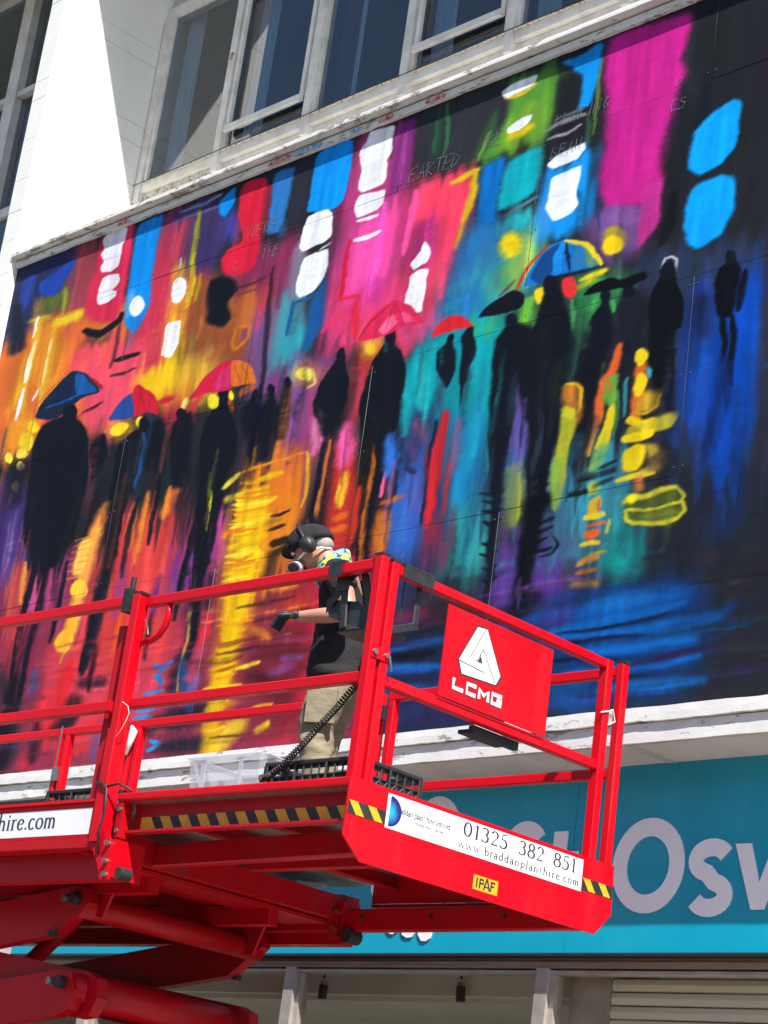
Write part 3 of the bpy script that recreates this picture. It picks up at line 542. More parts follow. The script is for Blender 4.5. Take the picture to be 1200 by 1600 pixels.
MURAL = """0 33 35 40 0 6 1 -117 583 932 545 968 -7 88 -14
0 38 44 80 0 14 1 -12 404 -12 538 122 540 122 454 42 433
0 200 100 44 0 22 1 -33 436 38 447 115 462 226 435 260 324 156 320 9 308
0 140 58 68 0 14 1 95 524 129 532 146 455 121 441 93 467
0 184 48 74 0 14 1 218 431 226 525 268 519 312 445 300 387 258 348 209 365
0 224 72 95 0 22 0.95 112 404 176 416 243 388 237 328 197 306 145 359
0 58 47 92 0 14 1 227 521 306 524 324 467 315 432 256 459
0 168 56 78 0 16 0.9 236 509 271 506 272 468 248 455
0 125 44 80 0 18 1 322 455 433 449 445 354 415 316 350 352
0 138 74 42 0 20 1 286 446 381 398 397 325 314 331 279 368
0 192 106 48 0 18 0.9 345 413 386 408 392 366 365 361
0 106 74 124 0 18 1 376 382 414 390 428 291 387 299
0 63 143 156 0 20 1 402 393 439 401 457 329 413 322
0 127 63 124 0 20 1 413 322 486 334 497 277 453 242 412 294
0 168 58 114 0 18 1 466 458 479 525 539 518 563 381 514 338 473 326
0 210 58 110 0 22 1 462 378 503 396 571 374 572 325 488 322
0 234 74 156 0 14 1 490 434 524 442 543 437 538 382 509 367 490 372
0 178 48 128 0 12 0.8 506 382 533 389 533 361 499 361
0 192 58 88 0 16 1 539 454 621 456 622 409 610 359 607 317 572 325
0 238 63 94 0 9 1 554 453 618 449 618 416 612 395 602 362 590 366 589 414 563 419
0 143 42 102 0 12 0.9 557 416 586 420 589 396 578 377 560 382
0 44 108 168 0 22 1 604 355 628 413 669 375 669 328 612 326
0 47 143 154 0 22 1 620 356 697 393 705 335 676 322 614 316
0 95 159 72 0 20 0.9 653 353 694 374 697 347 669 328
0 111 74 134 0 18 1 732 384 787 378 792 333 745 345
0 184 192 80 0 16 0.7 677 383 699 383 697 347 673 348
0 95 106 38 0 12 0.85 40 473 89 482 109 464 56 456
1 220 174 32 26 10 0.8 38 368 47 385 47 418
1 224 116 44 20 10 0.8 118 416 113 385
1 200 144 31 30 10 0.8 43 334 61 357
1 32 34 46 20 9 0.8 143 413 172 413
1 216 160 44 34 12 0.9 267 457 269 425
1 224 168 40 36 12 0.9 270 413 272 369
0 239 200 28 0 14 0.95 225 355 249 365 284 366 295 341 282 330 271 326 248 337
0 240 206 16 0 9 0.9 247 363 279 362 288 340 272 329 255 345
1 200 176 64 22 10 0.8 299 363 298 328
0 60 58 134 0 10 0.9 309 492 336 494 346 466 323 463
1 192 40 64 16 9 0.9 332 438 356 434
1 192 48 72 18 9 0.7 393 413 393 383
0 47 160 180 0 12 0.9 425 359 448 356 456 338 426 336
0 79 138 52 0 14 1 631 511 648 517 693 516 697 495 691 464 683 452 651 455 618 455 623 477
0 122 168 48 0 10 0.85 646 492 684 494 686 460 657 456 637 462
0 40 164 172 0 9 0.9 650 397 685 402 685 385 655 384
0 34 112 176 0 10 0.9 626 402 649 399 649 383 624 376
0 208 72 94 0 10 0.85 587 381 607 381 603 345 588 353
0 21 136 216 0 9 1 690 427 722 434 742 432 745 396 735 372 719 363 688 374 690 401
0 63 143 216 0 10 0.8 687 402 701 408 706 376 688 370
0 124 36 104 0 9 0.75 775 438 803 439 802 399 784 404
0 88 36 90 0 10 0.7 797 467 811 467 810 427 799 425
1 27 29 34 26 12 0.7 816 435 814 380
0 216 54 79 0 20 0.9 84 365 114 365 133 318 96 324
0 224 144 44 0 14 0.9 36 355 89 348 85 314 49 314
0 208 72 96 0 18 0.9 141 373 196 361 213 315 164 324
0 200 154 72 0 18 0.8 284 349 330 369 339 331 301 316
0 220 184 60 0 12 0.9 310 332 327 363 335 356 324 323
0 207 160 74 0 12 0.7 330 369 352 352 340 346
0 176 42 60 0 14 0.9 275 333 313 337 322 300 279 302
0 143 58 102 0 18 0.9 437 283 488 322 489 246 473 217 445 244
0 95 74 134 0 14 0.8 443 310 461 312 464 262 450 259
0 194 58 74 0 14 0.9 506 308 526 314 534 270 517 247
0 232 160 72 0 14 0.85 518 338 534 345 546 320 530 313
0 224 52 44 0 10 0.8 518 316 546 320 544 310 529 297
0 216 90 154 0 14 0.9 572 325 604 336 607 317 582 310
0 226 63 96 0 12 0.9 558 328 578 329 578 311 563 306
0 216 72 144 0 10 0.8 550 336 584 333 573 322
0 31 106 160 0 18 0.9 603 345 647 349 654 307 606 323
0 31 143 154 0 16 0.9 626 323 657 326 663 284 632 281
0 15 154 164 0 16 1 570 304 607 317 652 317 678 311 688 239 649 217 591 218 575 251
0 18 128 140 0 14 0.8 611 296 644 288 655 216 619 243
0 74 164 74 0 12 0.85 636 316 662 316 660 305 641 307
0 74 160 64 0 12 0.9 680 321 699 326 700 303 687 302
0 47 138 74 0 16 0.9 730 329 770 329 794 318 774 298 741 287 728 300
0 42 52 80 0 18 1 792 333 825 329 898 319 901 286 796 298
0 29 63 140 0 16 1 829 295 899 305 910 170 842 164
0 12 63 156 0 14 1 841 245 863 259 895 297 893 234 882 162 849 168
0 42 44 54 0 14 1 891 316 906 312 920 143 893 147
0 26 44 102 0 12 0.7 836 302 860 296 860 241 845 235
1 10 68 172 34 9 0.9 887 290 885 236 881 175
1 26 63 144 18 9 0.8 855 233 852 189
0 38 42 58 0 16 0.9 838 205 857 188 855 158 840 160
0 124 44 64 0 24 1 45 202 180 207 571 181 604 -4 112 1
0 58 42 96 0 20 1 23 299 111 278 128 191 62 181
0 82 64 138 0 14 0.7 66 260 108 254 114 204 87 196
0 194 58 74 0 22 1 166 127 278 143 348 129 342 24 189 24
0 200 60 60 0 18 1 218 202 235 234 341 223 348 161 327 83 251 85 216 144
0 154 58 120 0 16 0.9 154 199 178 213 183 148 163 139
0 196 44 64 0 14 0.9 97 195 114 204 127 132 111 122
0 216 112 58 0 10 0.7 87 196 102 206 109 157 99 152
0 138 44 96 0 14 0.7 72 210 89 208 101 146 85 142
0 106 47 128 0 18 0.9 319 209 384 210 393 155 360 143 324 159
0 168 58 134 0 14 0.9 367 213 392 215 390 166 376 157
0 58 96 168 0 14 0.8 336 174 352 144 339 130
0 216 116 31 0 18 1 398 252 473 255 482 174 466 145 412 153
0 224 160 24 0 18 1 388 210 437 213 444 148 432 98 416 9 407 14 400 123
0 138 32 48 0 20 1 479 154 575 160 600 19 480 14 477 93
0 106 31 44 0 22 0.9 448 96 495 111 513 26 457 21
0 192 34 54 0 14 0.9 510 139 553 134 552 85 514 89
0 184 60 40 0 14 0.8 469 135 510 139 502 110 467 109
0 40 52 90 0 20 1 548 267 624 252 655 139 615 78 582 82
0 47 92 176 0 18 1 565 233 608 230 615 155 598 137 576 150
0 90 90 168 0 12 0.7 591 218 609 205 608 175 591 178
0 31 122 176 0 18 1 624 252 669 243 667 175 637 170
0 42 138 144 0 18 1 636 180 679 178 681 126 645 121
0 31 106 102 0 18 0.8 634 152 677 150 671 109 640 113
0 122 42 68 0 16 0.9 611 175 636 175 642 141 615 135
0 48 34 44 0 16 0.8 607 127 658 120 664 82 614 83
0 106 85 176 0 14 1 682 260 698 262 706 197 694 180
0 63 120 176 0 12 0.9 680 212 705 207 708 164 687 163
0 74 48 120 0 18 1 684 144 758 151 766 88 712 76 674 90
0 47 136 160 0 16 1 735 202 785 202 811 161 791 146 741 154
0 74 156 176 0 10 0.7 781 184 795 181 795 150 784 152
0 42 90 132 0 16 0.8 725 185 740 205 741 154 726 156
0 23 129 126 0 16 1 779 157 817 155 820 102 798 92 779 112
0 15 154 154 0 12 0.8 792 137 813 143 816 112 798 110
0 58 122 128 0 16 0.7 741 154 774 153 774 113 745 122
0 32 36 48 0 20 1 816 160 911 161 918 77 824 89
0 26 42 88 0 14 0.7 867 169 896 164 895 121 866 117
0 18 48 94 0 22 1 701 69 765 97 868 96 890 16 720 14
0 32 34 42 0 24 1 872 108 929 108 938 -4 872 5
0 28 36 64 0 18 1 563 79 664 82 713 67 722 1 577 7
9
0 43 45 51 0 8 1 542 523 648 522 647 484 621 458 556 461
0 32 64 154 0 6 1 45 499 98 513 97 497 81 480 67 479 49 485
0 36 60 134 0 6 1 13 509 37 512 38 481 28 473 15 486
1 53 72 154 10 5 0.7 29 510 25 460
0 27 31 48 0 8 0.9 4 489 24 477 44 429 13 426
1 148 160 48 10 6 0.7 91 481 93 454
1 216 188 32 24 8 0.95 88 446 124 447
1 200 172 40 14 7 0.85 42 459 71 456
1 216 168 40 12 8 0.9 58 456 56 416 60 363
1 220 178 44 14 8 0.9 86 449 88 396 88 358
1 226 229 234 7 2 0.97 53 461 52 452 51 439
1 226 229 234 13 2 0.97 56 432 54 414 55 393
1 226 229 234 10 2 0.97 55 385 53 370 51 355
1 226 229 234 8 2.5 0.9 85 429 85 415
1 226 229 234 8 2.5 0.95 84 410 84 386
1 226 229 234 6 3 0.8 83 381 74 370
0 192 42 72 0 8 1 136 524 183 529 189 489 189 444 181 424 142 436 127 453 134 490
1 210 47 85 14 8 0.8 179 525 181 472 181 434
0 217 219 226 0 2 0.97 140 521 148 525 175 524 175 509 171 505 171 497 171 484 160 481 146 482 141 489 146 494 140 503 145 509 140 517
0 217 219 226 0 2 0.97 148 476 159 478 174 475 177 465 166 459 175 457 176 451 165 449 149 449 145 457 146 466
1 168 169 184 2 1.5 0.7 143 509 172 507
1 168 169 184 2 1.5 0.7 144 496 170 494
1 176 136 148 3 2 0.6 152 461 173 461
0 14 131 216 0 6 1 189 521 228 522 228 497 228 463 228 422 218 406 197 416 193 443 192 476
0 111 168 224 0 8 0.7 193 450 203 454 210 433 198 423
1 74 96 176 14 8 0.6 217 419 209 395
0 226 229 234 0 2 0.97 221 429 219 425 215 423 209 423 204 427 201 432 200 438 202 442 206 444 211 444 216 440 220 435
1 18 21 30 20 4 0.97 138 428 157 417 175 420 188 425 190 430
1 74 34 56 9 4 0.85 190 422 190 394 188 380
1 18 21 30 11 3 0.95 192 386 211 385 227 385
1 44 42 36 8 3 0.9 190 371 212 369 226 370
1 106 58 58 6 3 0.6 206 409 203 384
1 122 106 42 14 8 0.6 300 387 313 337
0 226 229 234 0 2 0.97 280 431 278 425 273 422 268 423 262 426 258 433 257 440 259 446 263 449 269 449 275 445 278 439
0 226 229 234 0 2 0.97 263 406 282 404 283 391 283 382 276 368 261 374 261 387 260 399
1 226 229 234 4 1.5 0.9 265 468 265 458
1 132 150 184 8 4 0.75 253 516 285 515 308 518
1 90 106 152 8 5 0.6 243 510 306 508
1 127 132 40 13 4 0.9 282 510 283 477 284 452
1 200 184 28 11 5 0.85 286 467 286 439 286 415
1 184 168 32 8 4 0.7 297 443 296 418
0 12 124 208 0 4 1 308 513 326 521 329 504 319 492 309 499
0 204 31 58 0 4 1 333 521 369 519 373 484 374 458 372 430 351 428 330 435 323 452 330 460 353 462 336 489
0 138 36 54 0 5 0.8 364 505 379 510 381 469 375 453
0 43 110 178 0 5 1 378 520 406 519 404 499 401 473 396 458 380 460 380 488
0 38 42 52 0 4 1 407 519 429 523 428 504 430 463 405 462 404 482
0 11 138 226 0 3 1 430 523 474 524 477 490 474 463 461 462 429 468 429 492
1 47 111 174 14 8 0.6 397 471 400 455
0 122 130 150 0 8 0.6 417 430 433 449 447 382 424 382
0 226 229 234 0 2.5 0.98 432 463 443 465 457 464 463 458 465 436 458 432 443 432 431 430 427 436 429 451
0 226 229 234 0 2.5 0.98 435 424 447 426 464 425 467 410 463 396 453 387 435 386 430 392 431 408
1 201 204 214 4 2 0.8 453 427 465 429
0 18 21 30 0 6 1 311 433 328 434 348 425 353 415 341 408 351 390 343 383 318 392 312 413
1 58 34 40 6 3 0.8 348 418 370 416 390 419
1 74 42 40 4 3 0.7 353 411 378 409
1 36 26 40 9 4 0.9 396 424 400 376 405 329 408 295
1 90 48 72 8 5 0.7 409 415 409 385
1 160 84 44 16 8 0.7 333 356 348 365
1 208 112 31 8 3 0.9 359 378 357 365 362 358 377 363 380 378 362 380
0 122 58 92 0 4 0.9 368 376 376 377 375 365 367 365
1 26 106 150 6 4 0.7 442 332 439 311
1 22 80 142 7 2 0.95 427 386 428 369 428 356
1 22 80 142 8 2.5 0.95 426 384 447 382 468 388
0 24 80 143 0 7 0.95 460 393 468 400 470 376 471 359 457 337 448 338 450 364
1 90 134 168 16 8 0.6 450 331 443 310
0 226 229 234 0 2.5 0.98 492 522 521 522 521 509 522 495 517 489 521 482 518 466 495 465 489 470 491 487 484 508 490 514
0 226 229 234 0 2.5 0.98 492 464 520 461 521 449 515 444 492 443 489 457
1 226 229 234 8 2.5 0.97 494 440 505 439 518 439
1 226 229 234 10 2.5 0.97 495 423 510 422 522 424
0 124 44 120 0 8 0.95 523 520 546 520 547 486 545 458 534 455 524 454 525 483
1 176 63 152 8 4 0.7 535 510 536 461
1 250 86 166 13 4 0.95 558 450 555 428 552 395
1 240 72 152 12 4 0.9 535 451 536 422 534 383
1 200 48 124 7 4 0.8 546 447 546 402
1 204 26 56 9 3 0.95 489 424 488 400 487 372
1 216 31 58 9 3 0.9 487 373 508 372 506 362
1 216 36 56 14 5 0.9 506 365 512 336
1 224 50 90 10 5 0.7 468 349 488 355 495 365
1 47 106 68 7 3 0.85 583 520 584 495 582 473
1 42 90 58 7 3 0.8 572 507 571 479
1 29 74 52 12 6 0.6 574 518 575 472
0 47 106 52 0 8 0.6 622 480 634 501 638 464 619 456
1 138 160 64 5 3 0.7 631 480 624 457
1 224 176 32 8 4 0.9 645 506 660 504 673 507
1 220 180 20 15 6 0.95 654 469 665 469 671 472
0 230 234 238 0 2 0.98 639 513 649 515 676 515 672 507 658 507 643 506
0 230 234 238 0 2 0.98 647 476 657 481 673 483 670 476 660 472 649 471
1 214 184 26 13 5 0.95 598 445 608 446 624 449
1 210 180 30 13 5 0.95 622 448 621 428 616 408
1 184 152 44 10 6 0.7 617 410 612 387
0 12 104 184 0 8 1 626 450 651 454 650 423 649 399 630 400
0 15 160 176 0 7 1 652 448 688 452 688 428 686 412 664 407 650 407
1 74 112 128 8 4 0.85 659 400 674 404 688 408
0 224 196 20 0 8 0.97 678 372 677 367 674 364 668 364 663 367 658 372 656 378 657 382 660 385 665 385 671 382 676 377
0 200 168 24 0 4 0.6 671 372 671 371 670 370 668 370 666 371 664 372 663 375 663 376 665 377 667 377 669 376 670 374
0 226 229 234 0 2 0.98 562 384 569 389 575 400 578 401 584 389 579 381 567 378
0 226 229 234 0 2 0.98 564 374 572 377 583 376 584 360 584 341 578 341 562 352 563 365
0 15 138 222 0 5 1 697 518 717 517 735 524 738 492 731 470 717 469 719 499 704 512
0 29 31 36 0 8 0.9 693 502 713 504 719 482 712 465 694 463
1 95 122 52 6 3 0.8 737 506 738 476 737 445
1 47 90 52 8 4 0.7 730 463 733 438
1 143 152 156 9 4 0.75 688 462 706 464 726 464
1 168 176 182 6 3 0.8 692 454 709 452 722 456
1 112 128 138 6 3 0.6 697 468 723 469
0 226 229 234 0 2 0.98 693 432 702 438 729 441 731 435 725 429 710 428 699 427
0 226 229 234 0 2 0.98 701 420 714 422 730 423 730 408 728 400 731 390 723 384 706 383 698 395 700 406
1 200 208 218 3 2 0.6 701 405 728 402
0 189 34 133 0 8 1 740 523 771 523 816 518 817 496 813 483 818 470 812 452 807 433 802 414 804 386 792 373 758 381 750 389 749 435 747 473 740 502
0 184 47 134 0 5 0.95 787 389 804 389 805 354 788 338 786 354
0 138 90 160 0 8 0.6 764 380 790 372 789 358 763 365
1 31 63 122 4 2 0.8 750 391 751 363
1 21 23 28 16 4 0.95 816 373 813 351 810 337
0 11 156 244 0 4.5 1 830 418 843 427 863 432 870 426 868 406 866 394 856 384 839 380 826 389 826 407
0 11 156 244 0 5 1 834 374 857 376 868 370 869 346 862 330 843 324 829 332 825 358
0 194 35 56 0 8 0.9 90 345 119 339 121 320 98 325
0 240 200 60 0 5 0.95 539 320 538 318 536 316 533 316 530 318 527 320 526 323 526 326 528 327 531 327 535 326 537 323
1 16 39 92 10 6 0.8 868 240 865 182
1 16 28 72 10 6 0.7 862 205 860 170
0 224 164 34 0 16 0.5 108 331 108 323 101 318 90 318 78 322 67 330 61 340 62 348 68 353 79 353 92 348 102 340
0 224 164 34 0 16 0.5 247 310 245 305 237 302 225 303 213 307 202 313 197 319 199 324 207 327 219 326 232 322 242 316
0 224 164 34 0 16 0.5 305 335 302 325 291 320 274 321 255 328 239 338 231 350 233 360 245 365 263 364 282 357 297 347
0 224 164 34 0 16 0.5 368 315 367 308 360 305 349 305 338 309 328 316 323 324 325 331 332 335 342 334 354 330 363 323
0 224 164 34 0 16 0.5 476 311 475 305 470 302 461 303 452 306 445 312 442 318 443 323 448 326 457 326 466 322 473 317
0 224 164 34 0 16 0.5 546 319 545 314 541 311 535 312 528 314 522 319 520 325 520 329 525 332 531 332 538 329 543 324
0 224 164 34 0 16 0.5 337 332 337 320 330 313 319 312 305 318 294 329 287 342 288 354 295 361 306 362 320 356 331 345
0 224 164 34 0 16 0.5 108 405 110 385 105 372 92 370 77 378 62 395 51 417 49 438 54 451 67 454 83 445 98 427
0 22 36 60 0 3 1 83 351 87 360 99 373 128 391 158 380 181 357 153 356 132 349 115 342
0 25 80 143 0 2.5 1 133 387 152 380 175 358 141 359
1 26 79 144 6 2 0.9 100 359 130 359 149 360
1 192 58 72 3 1.5 0.8 82 364 100 378 124 391
1 32 36 44 14 4 0.9 97 356 138 349
0 138 32 48 0 3 0.9 181 358 156 379 164 376 182 362
1 200 48 74 10 4 0.9 149 338 169 342 186 346
1 58 28 40 7 3 0.9 157 341 185 345
0 192 31 52 0 3 1 229 351 236 352 250 344 262 334 270 322 236 324
0 39 68 138 0 3 1 202 328 215 342 230 345 236 322
1 176 32 52 14 5 0.9 265 329 291 328
1 208 69 90 3 2 0.7 204 329 227 351
0 200 31 64 0 3 1 314 324 328 337 344 347 358 350 366 320 332 324
0 196 47 104 0 4 0.95 339 331 358 348 365 323 345 323
0 204 106 38 0 3 1 358 349 384 339 395 322 380 322 364 323
1 138 47 80 3 1.5 0.7 368 340 378 324
1 122 48 128 6 4 0.8 359 350 387 340
1 208 68 31 8 4 0.85 360 320 374 301
1 200 96 42 16 5 0.8 383 315 392 317
1 192 40 56 12 6 0.8 319 312 326 322
0 224 208 44 0 3 0.97 352 313 352 310 350 308 346 308 342 310 339 313 337 316 337 319 339 321 343 321 347 320 350 317
0 240 220 60 0 2 0.97 372 314 372 312 371 311 369 311 367 312 365 314 364 316 364 318 365 319 367 319 369 318 371 316
0 232 216 80 0 4 0.9 468 313 468 310 464 308 460 308 454 310 450 313 448 317 449 320 452 322 457 322 462 320 466 317
1 216 208 112 5 2 0.7 467 317 472 304 463 302
0 232 224 112 0 3 0.8 312 319 311 316 309 315 307 315 305 317 304 319 305 322 306 324 308 325 310 325 311 323 312 321
0 232 204 40 0 3 0.97 231 317 232 314 229 311 224 309 217 309 210 311 206 313 205 317 208 319 213 321 221 321 227 319
0 228 208 48 0 2.5 0.97 256 314 256 311 253 310 249 310 245 312 241 314 240 317 240 319 243 321 247 320 251 319 255 317
1 216 200 72 6 3 0.9 197 317 197 306 196 294
0 224 196 32 0 4 0.95 93 339 93 336 90 334 85 334 80 336 76 339 74 343 74 346 77 348 81 348 86 346 91 343
0 224 196 36 0 3 0.9 88 326 88 322 85 319 80 318 74 321 69 325 66 330 66 334 69 337 74 337 80 335 85 331
0 232 216 72 0 2 0.95 62 314 62 312 60 310 57 310 52 311 49 314 47 317 47 319 49 321 53 321 57 319 60 317
0 228 212 74 0 2 0.95 83 317 84 315 82 313 79 312 74 313 69 314 66 317 65 319 67 321 71 322 75 321 80 320
0 224 212 104 0 2 0.95 81 304 81 301 80 300 77 299 74 301 72 303 70 306 70 308 71 310 74 310 77 309 79 307
0 200 200 104 0 3 0.9 79 282 78 280 75 279 71 280 68 282 67 284 66 287 68 289 71 290 74 289 77 287 79 285
1 138 144 96 7 4 0.8 68 279 66 267
1 138 140 128 4 2.5 0.8 77 250 77 228
1 36 64 122 4 2 0.8 36 349 40 319
1 192 48 74 3 1.5 0.8 473 327 482 337 497 345 516 330
1 176 40 74 5 2.5 0.7 476 327 505 329 516 330
1 122 47 92 4 2 0.7 483 329 496 342
0 214 47 92 0 2.5 1 516 332 524 344 539 356 549 358 563 353 575 344 586 331 571 332 556 330 537 331
0 240 106 152 0 4 0.85 537 336 550 348 558 336 545 331
1 176 24 56 4 1.5 0.9 517 333 528 346 548 357
0 232 88 136 0 4 0.8 556 347 569 342 579 333 564 335
1 192 28 64 2 1 0.8 550 348 547 335
1 168 26 56 3 1.5 0.8 547 359 568 351 585 332
1 192 64 106 5 2.5 0.7 533 331 571 332 585 331
0 207 36 48 0 2.5 1 597 316 602 325 610 329 620 329 627 325 638 315 618 316
0 168 28 48 0 3 0.6 598 317 608 327 607 317
0 18 21 30 0 2.5 1 644 319 648 325 659 331 674 335 685 329 684 320 671 319
1 106 48 72 6 3 0.7 662 334 675 343
1 188 48 52 6 2.5 0.95 675 331 682 343 691 355 705 362 720 363
0 21 112 196 0 2 1 683 334 689 346 700 358 712 364 723 364 739 356 753 344 758 336 735 336 710 335
0 18 63 120 0 1.5 0.95 690 341 701 357 718 364 715 353 712 335 699 334
0 26 134 216 0 1.5 0.9 713 353 720 362 722 360 723 336 715 336
1 20 32 44 4 1.2 0.95 722 362 727 350 729 336
1 20 32 44 4 1.5 0.95 710 334 726 334 758 335
0 47 122 168 0 2 0.8 730 357 739 354 750 338 732 336
0 106 138 74 0 2 0.7 737 355 748 347 757 336 746 337
1 230 204 44 7 2 0.97 722 363 740 355 751 345 759 336
0 154 138 44 0 6 0.9 777 350 776 346 773 343 767 343 762 346 757 351 755 356 756 361 759 364 765 364 771 361 775 356
0 226 196 20 0 4 0.97 775 346 775 342 771 341 766 341 761 343 757 347 755 351 756 355 760 357 765 356 770 354 774 350
1 216 196 24 12 4 0.95 743 328 753 329 764 330
1 168 176 42 12 5 0.8 739 322 753 325
0 232 200 32 0 3 0.97 710 321 708 318 704 317 701 318 698 321 696 324 696 328 698 331 701 331 705 330 708 328 710 324
1 106 184 60 14 5 0.85 691 323 689 308
0 13 15 20 0 3 1 744 314 754 321 768 323 780 318 798 320 801 314 786 312 766 314
1 13 15 20 14 6 0.8 780 316 797 317
0 216 48 52 0 3 1 723 332 736 333 739 318 733 314 725 320
1 79 168 92 7 3 0.9 734 313 735 298 734 278
0 63 156 80 0 4 0.85 745 305 761 311 756 305 750 299
1 74 176 90 8 2.5 0.9 773 303 775 296
1 47 106 68 14 8 0.6 742 301 740 248
0 18 21 30 0 5 1 97 342 126 344 128 350 144 347 151 336 166 325 174 310 187 264 184 242 181 220 170 207 162 198 151 185 136 195 114 215 104 224 94 275 88 320
1 58 37 48 16 9 0.7 112 321 102 304
1 18 21 30 40 16 0.8 73 272 75 297
1 18 21 30 17 3 0.97 128 214 126 173 124 152 127 108 128 62
1 18 21 30 15 3 0.97 152 217 149 173 144 152 143 124 142 84 144 55
0 192 74 128 0 4 0.9 133 205 140 189 140 156 130 158
1 32 32 44 40 14 0.85 136 73 146 27 130 17
1 32 34 46 24 8 0.8 105 111 124 74
0 18 21 30 0 4 1 186 314 199 316 209 292 197 276 191 265 180 303
0 18 21 30 0 4 0.98 222 301 243 310 261 309 267 287 261 263 256 248 250 231 249 203 245 166 240 129 236 89 224 92 225 143 228 189 224 236 221 260 218 290
1 31 79 144 9 3 0.95 254 304 261 288 261 270 257 254
1 32 32 44 10 4 0.7 240 298 243 256
0 18 21 30 0 7 0.97 257 310 281 314 294 282 297 258 281 261 264 270
1 42 28 40 14 8 0.7 277 273 280 238
0 18 21 30 0 5 0.97 294 304 319 312 325 299 330 253 327 231 313 233 301 269
1 18 21 30 9 5 0.8 326 231 321 204
1 36 32 44 7 4 0.8 333 241 333 202
0 18 21 30 0 2.5 1 351 316 354 321 362 318 366 305 375 295 382 272 387 263 386 253 377 246 379 222 378 195 370 169 358 171 349 188 346 228 344 250 338 280 340 299
1 18 21 30 20 5 0.97 368 196 368 169 367 143 366 105 364 74
1 18 21 30 12 6 0.9 346 167 363 166 380 168
1 18 21 30 30 10 0.8 369 105 354 70
1 26 42 68 14 6 0.6 357 75 356 49
1 216 212 44 5 1.5 0.95 363 233 363 222
1 152 168 48 4 2 0.8 363 219 362 208
1 176 138 60 5 1.5 0.95 360 157 360 138
1 184 148 74 5 1.5 0.95 362 135 361 106 361 64
0 18 21 30 0 6 0.98 384 299 395 306 398 312 410 294 415 313 418 313 429 290 434 316 440 316 448 281 445 260 434 262 430 246 406 248 390 270
1 42 32 48 14 8 0.8 411 261 408 239
1 42 32 48 10 6 0.8 429 268 429 241
1 58 42 64 14 8 0.7 394 269 394 242
0 18 21 30 0 3 1 492 320 493 327 500 326 503 316 508 304 513 279 507 263 506 249 501 244 489 246 484 263 473 281 473 290 476 303 483 311
1 18 21 30 9 2.5 0.97 491 251 491 214 491 178
1 18 21 30 10 2.5 0.97 503 254 503 218 503 176
1 208 112 44 7 2 0.95 498 250 496 229 496 203 497 177
0 18 21 30 0 2.5 1 547 323 548 332 552 333 557 329 558 319 566 313 571 299 575 272 575 256 569 237 568 212 570 151 541 150 538 196 536 243 528 271 530 297 535 311
0 200 100 30 0 2.5 0.95 551 240 552 237 554 199 553 159 549 159 545 205
1 74 58 52 4 2 0.6 528 266 534 217
1 18 21 30 14 5 0.95 556 193 558 148
0 184 40 31 0 5 0.8 528 218 534 217 539 161 534 161
0 18 21 30 0 3 0.98 606 302 614 305 616 313 620 312 622 303 626 296 627 282 623 272 619 268 610 280 606 291
0 18 21 30 0 3 0.98 629 308 633 314 639 314 641 304 645 295 645 288 641 283 637 264 636 250 631 271 631 291
1 32 64 76 9 6 0.8 640 279 641 234
1 58 48 80 12 8 0.7 614 274 613 254
1 42 90 100 6 4 0.7 589 311 592 269
0 18 21 30 0 5 1 662 284 662 299 671 307 671 316 679 315 681 308 695 303 700 276 693 258 693 234 690 200 690 172 682 163 677 174 675 213 668 243
1 18 21 30 14 5 0.9 679 241 680 202 681 164
1 36 64 72 8 5 0.6 690 268 690 229
0 18 21 30 0 4 1 693 293 702 306 707 331 718 334 726 319 732 298 740 277 741 253 733 240 733 207 729 175 722 157 711 159 707 197 702 232 694 258
1 29 42 32 16 8 0.7 731 269 729 241
1 42 56 68 5 3 0.8 715 234 714 191 715 168
1 36 28 26 12 6 0.9 755 198 752 180
0 18 21 30 0 4 1 750 294 761 303 762 313 767 313 770 303 774 293 774 274 769 261 769 242 762 225 755 207 754 189 753 170 747 190 746 228 743 267
1 36 31 30 8 4 0.9 762 234 760 197 759 170
1 42 42 48 6 4 0.7 789 238 789 201
0 26 29 40 0 6 1 778 302 785 312 795 307 803 296 806 262 798 255 788 238 782 239 778 278
1 42 36 48 10 6 0.8 788 243 786 215
0 14 16 22 0 2.5 1 813 313 811 318 815 321 823 319 826 310 832 299 835 284 836 269 829 268 831 238 832 211 828 212 822 236 820 222 813 238 808 252 806 281 805 300
1 14 16 22 12 5 0.9 816 251 820 227
1 16 20 42 10 5 0.9 829 230 832 193
1 184 188 196 3 1.2 0.9 813 320 814 325 819 325 824 323 825 313
0 13 15 21 0 2.5 1 859 297 860 305 867 309 867 315 872 315 874 308 878 301 878 278 877 266 865 268 861 282
1 12 14 21 8 2.5 0.95 868 269 869 253 869 240
1 12 14 21 8 2.5 0.95 876 267 876 251 874 236
1 12 14 21 10 3 0.95 881 299 882 282 881 270
1 16 26 60 8 5 0.7 873 238 871 221
1 20 26 48 24 12 0.75 848 285 847 262
8
0 18 21 30 0 2 1 148 341 147 337 143 335 137 336 131 338 127 343 125 348 126 352 130 354 136 353 141 351 146 346
0 18 21 30 0 2 1 262 310 261 307 258 305 254 305 249 307 246 311 245 314 246 317 249 319 253 319 257 316 260 313
0 18 21 30 0 2 1 313 308 312 305 310 304 306 304 302 306 300 309 298 312 299 315 302 317 305 317 309 315 312 312
0 18 21 30 0 2 1 365 314 364 311 361 309 357 309 354 311 351 315 349 319 350 322 353 324 357 324 361 322 364 318
0 18 21 30 0 2 1 503 321 502 318 500 316 497 316 494 318 492 321 491 324 492 327 494 329 497 329 500 327 502 324
0 18 21 30 0 2 1 559 325 558 322 556 320 553 321 549 323 547 326 546 330 547 333 549 334 553 334 556 332 558 329
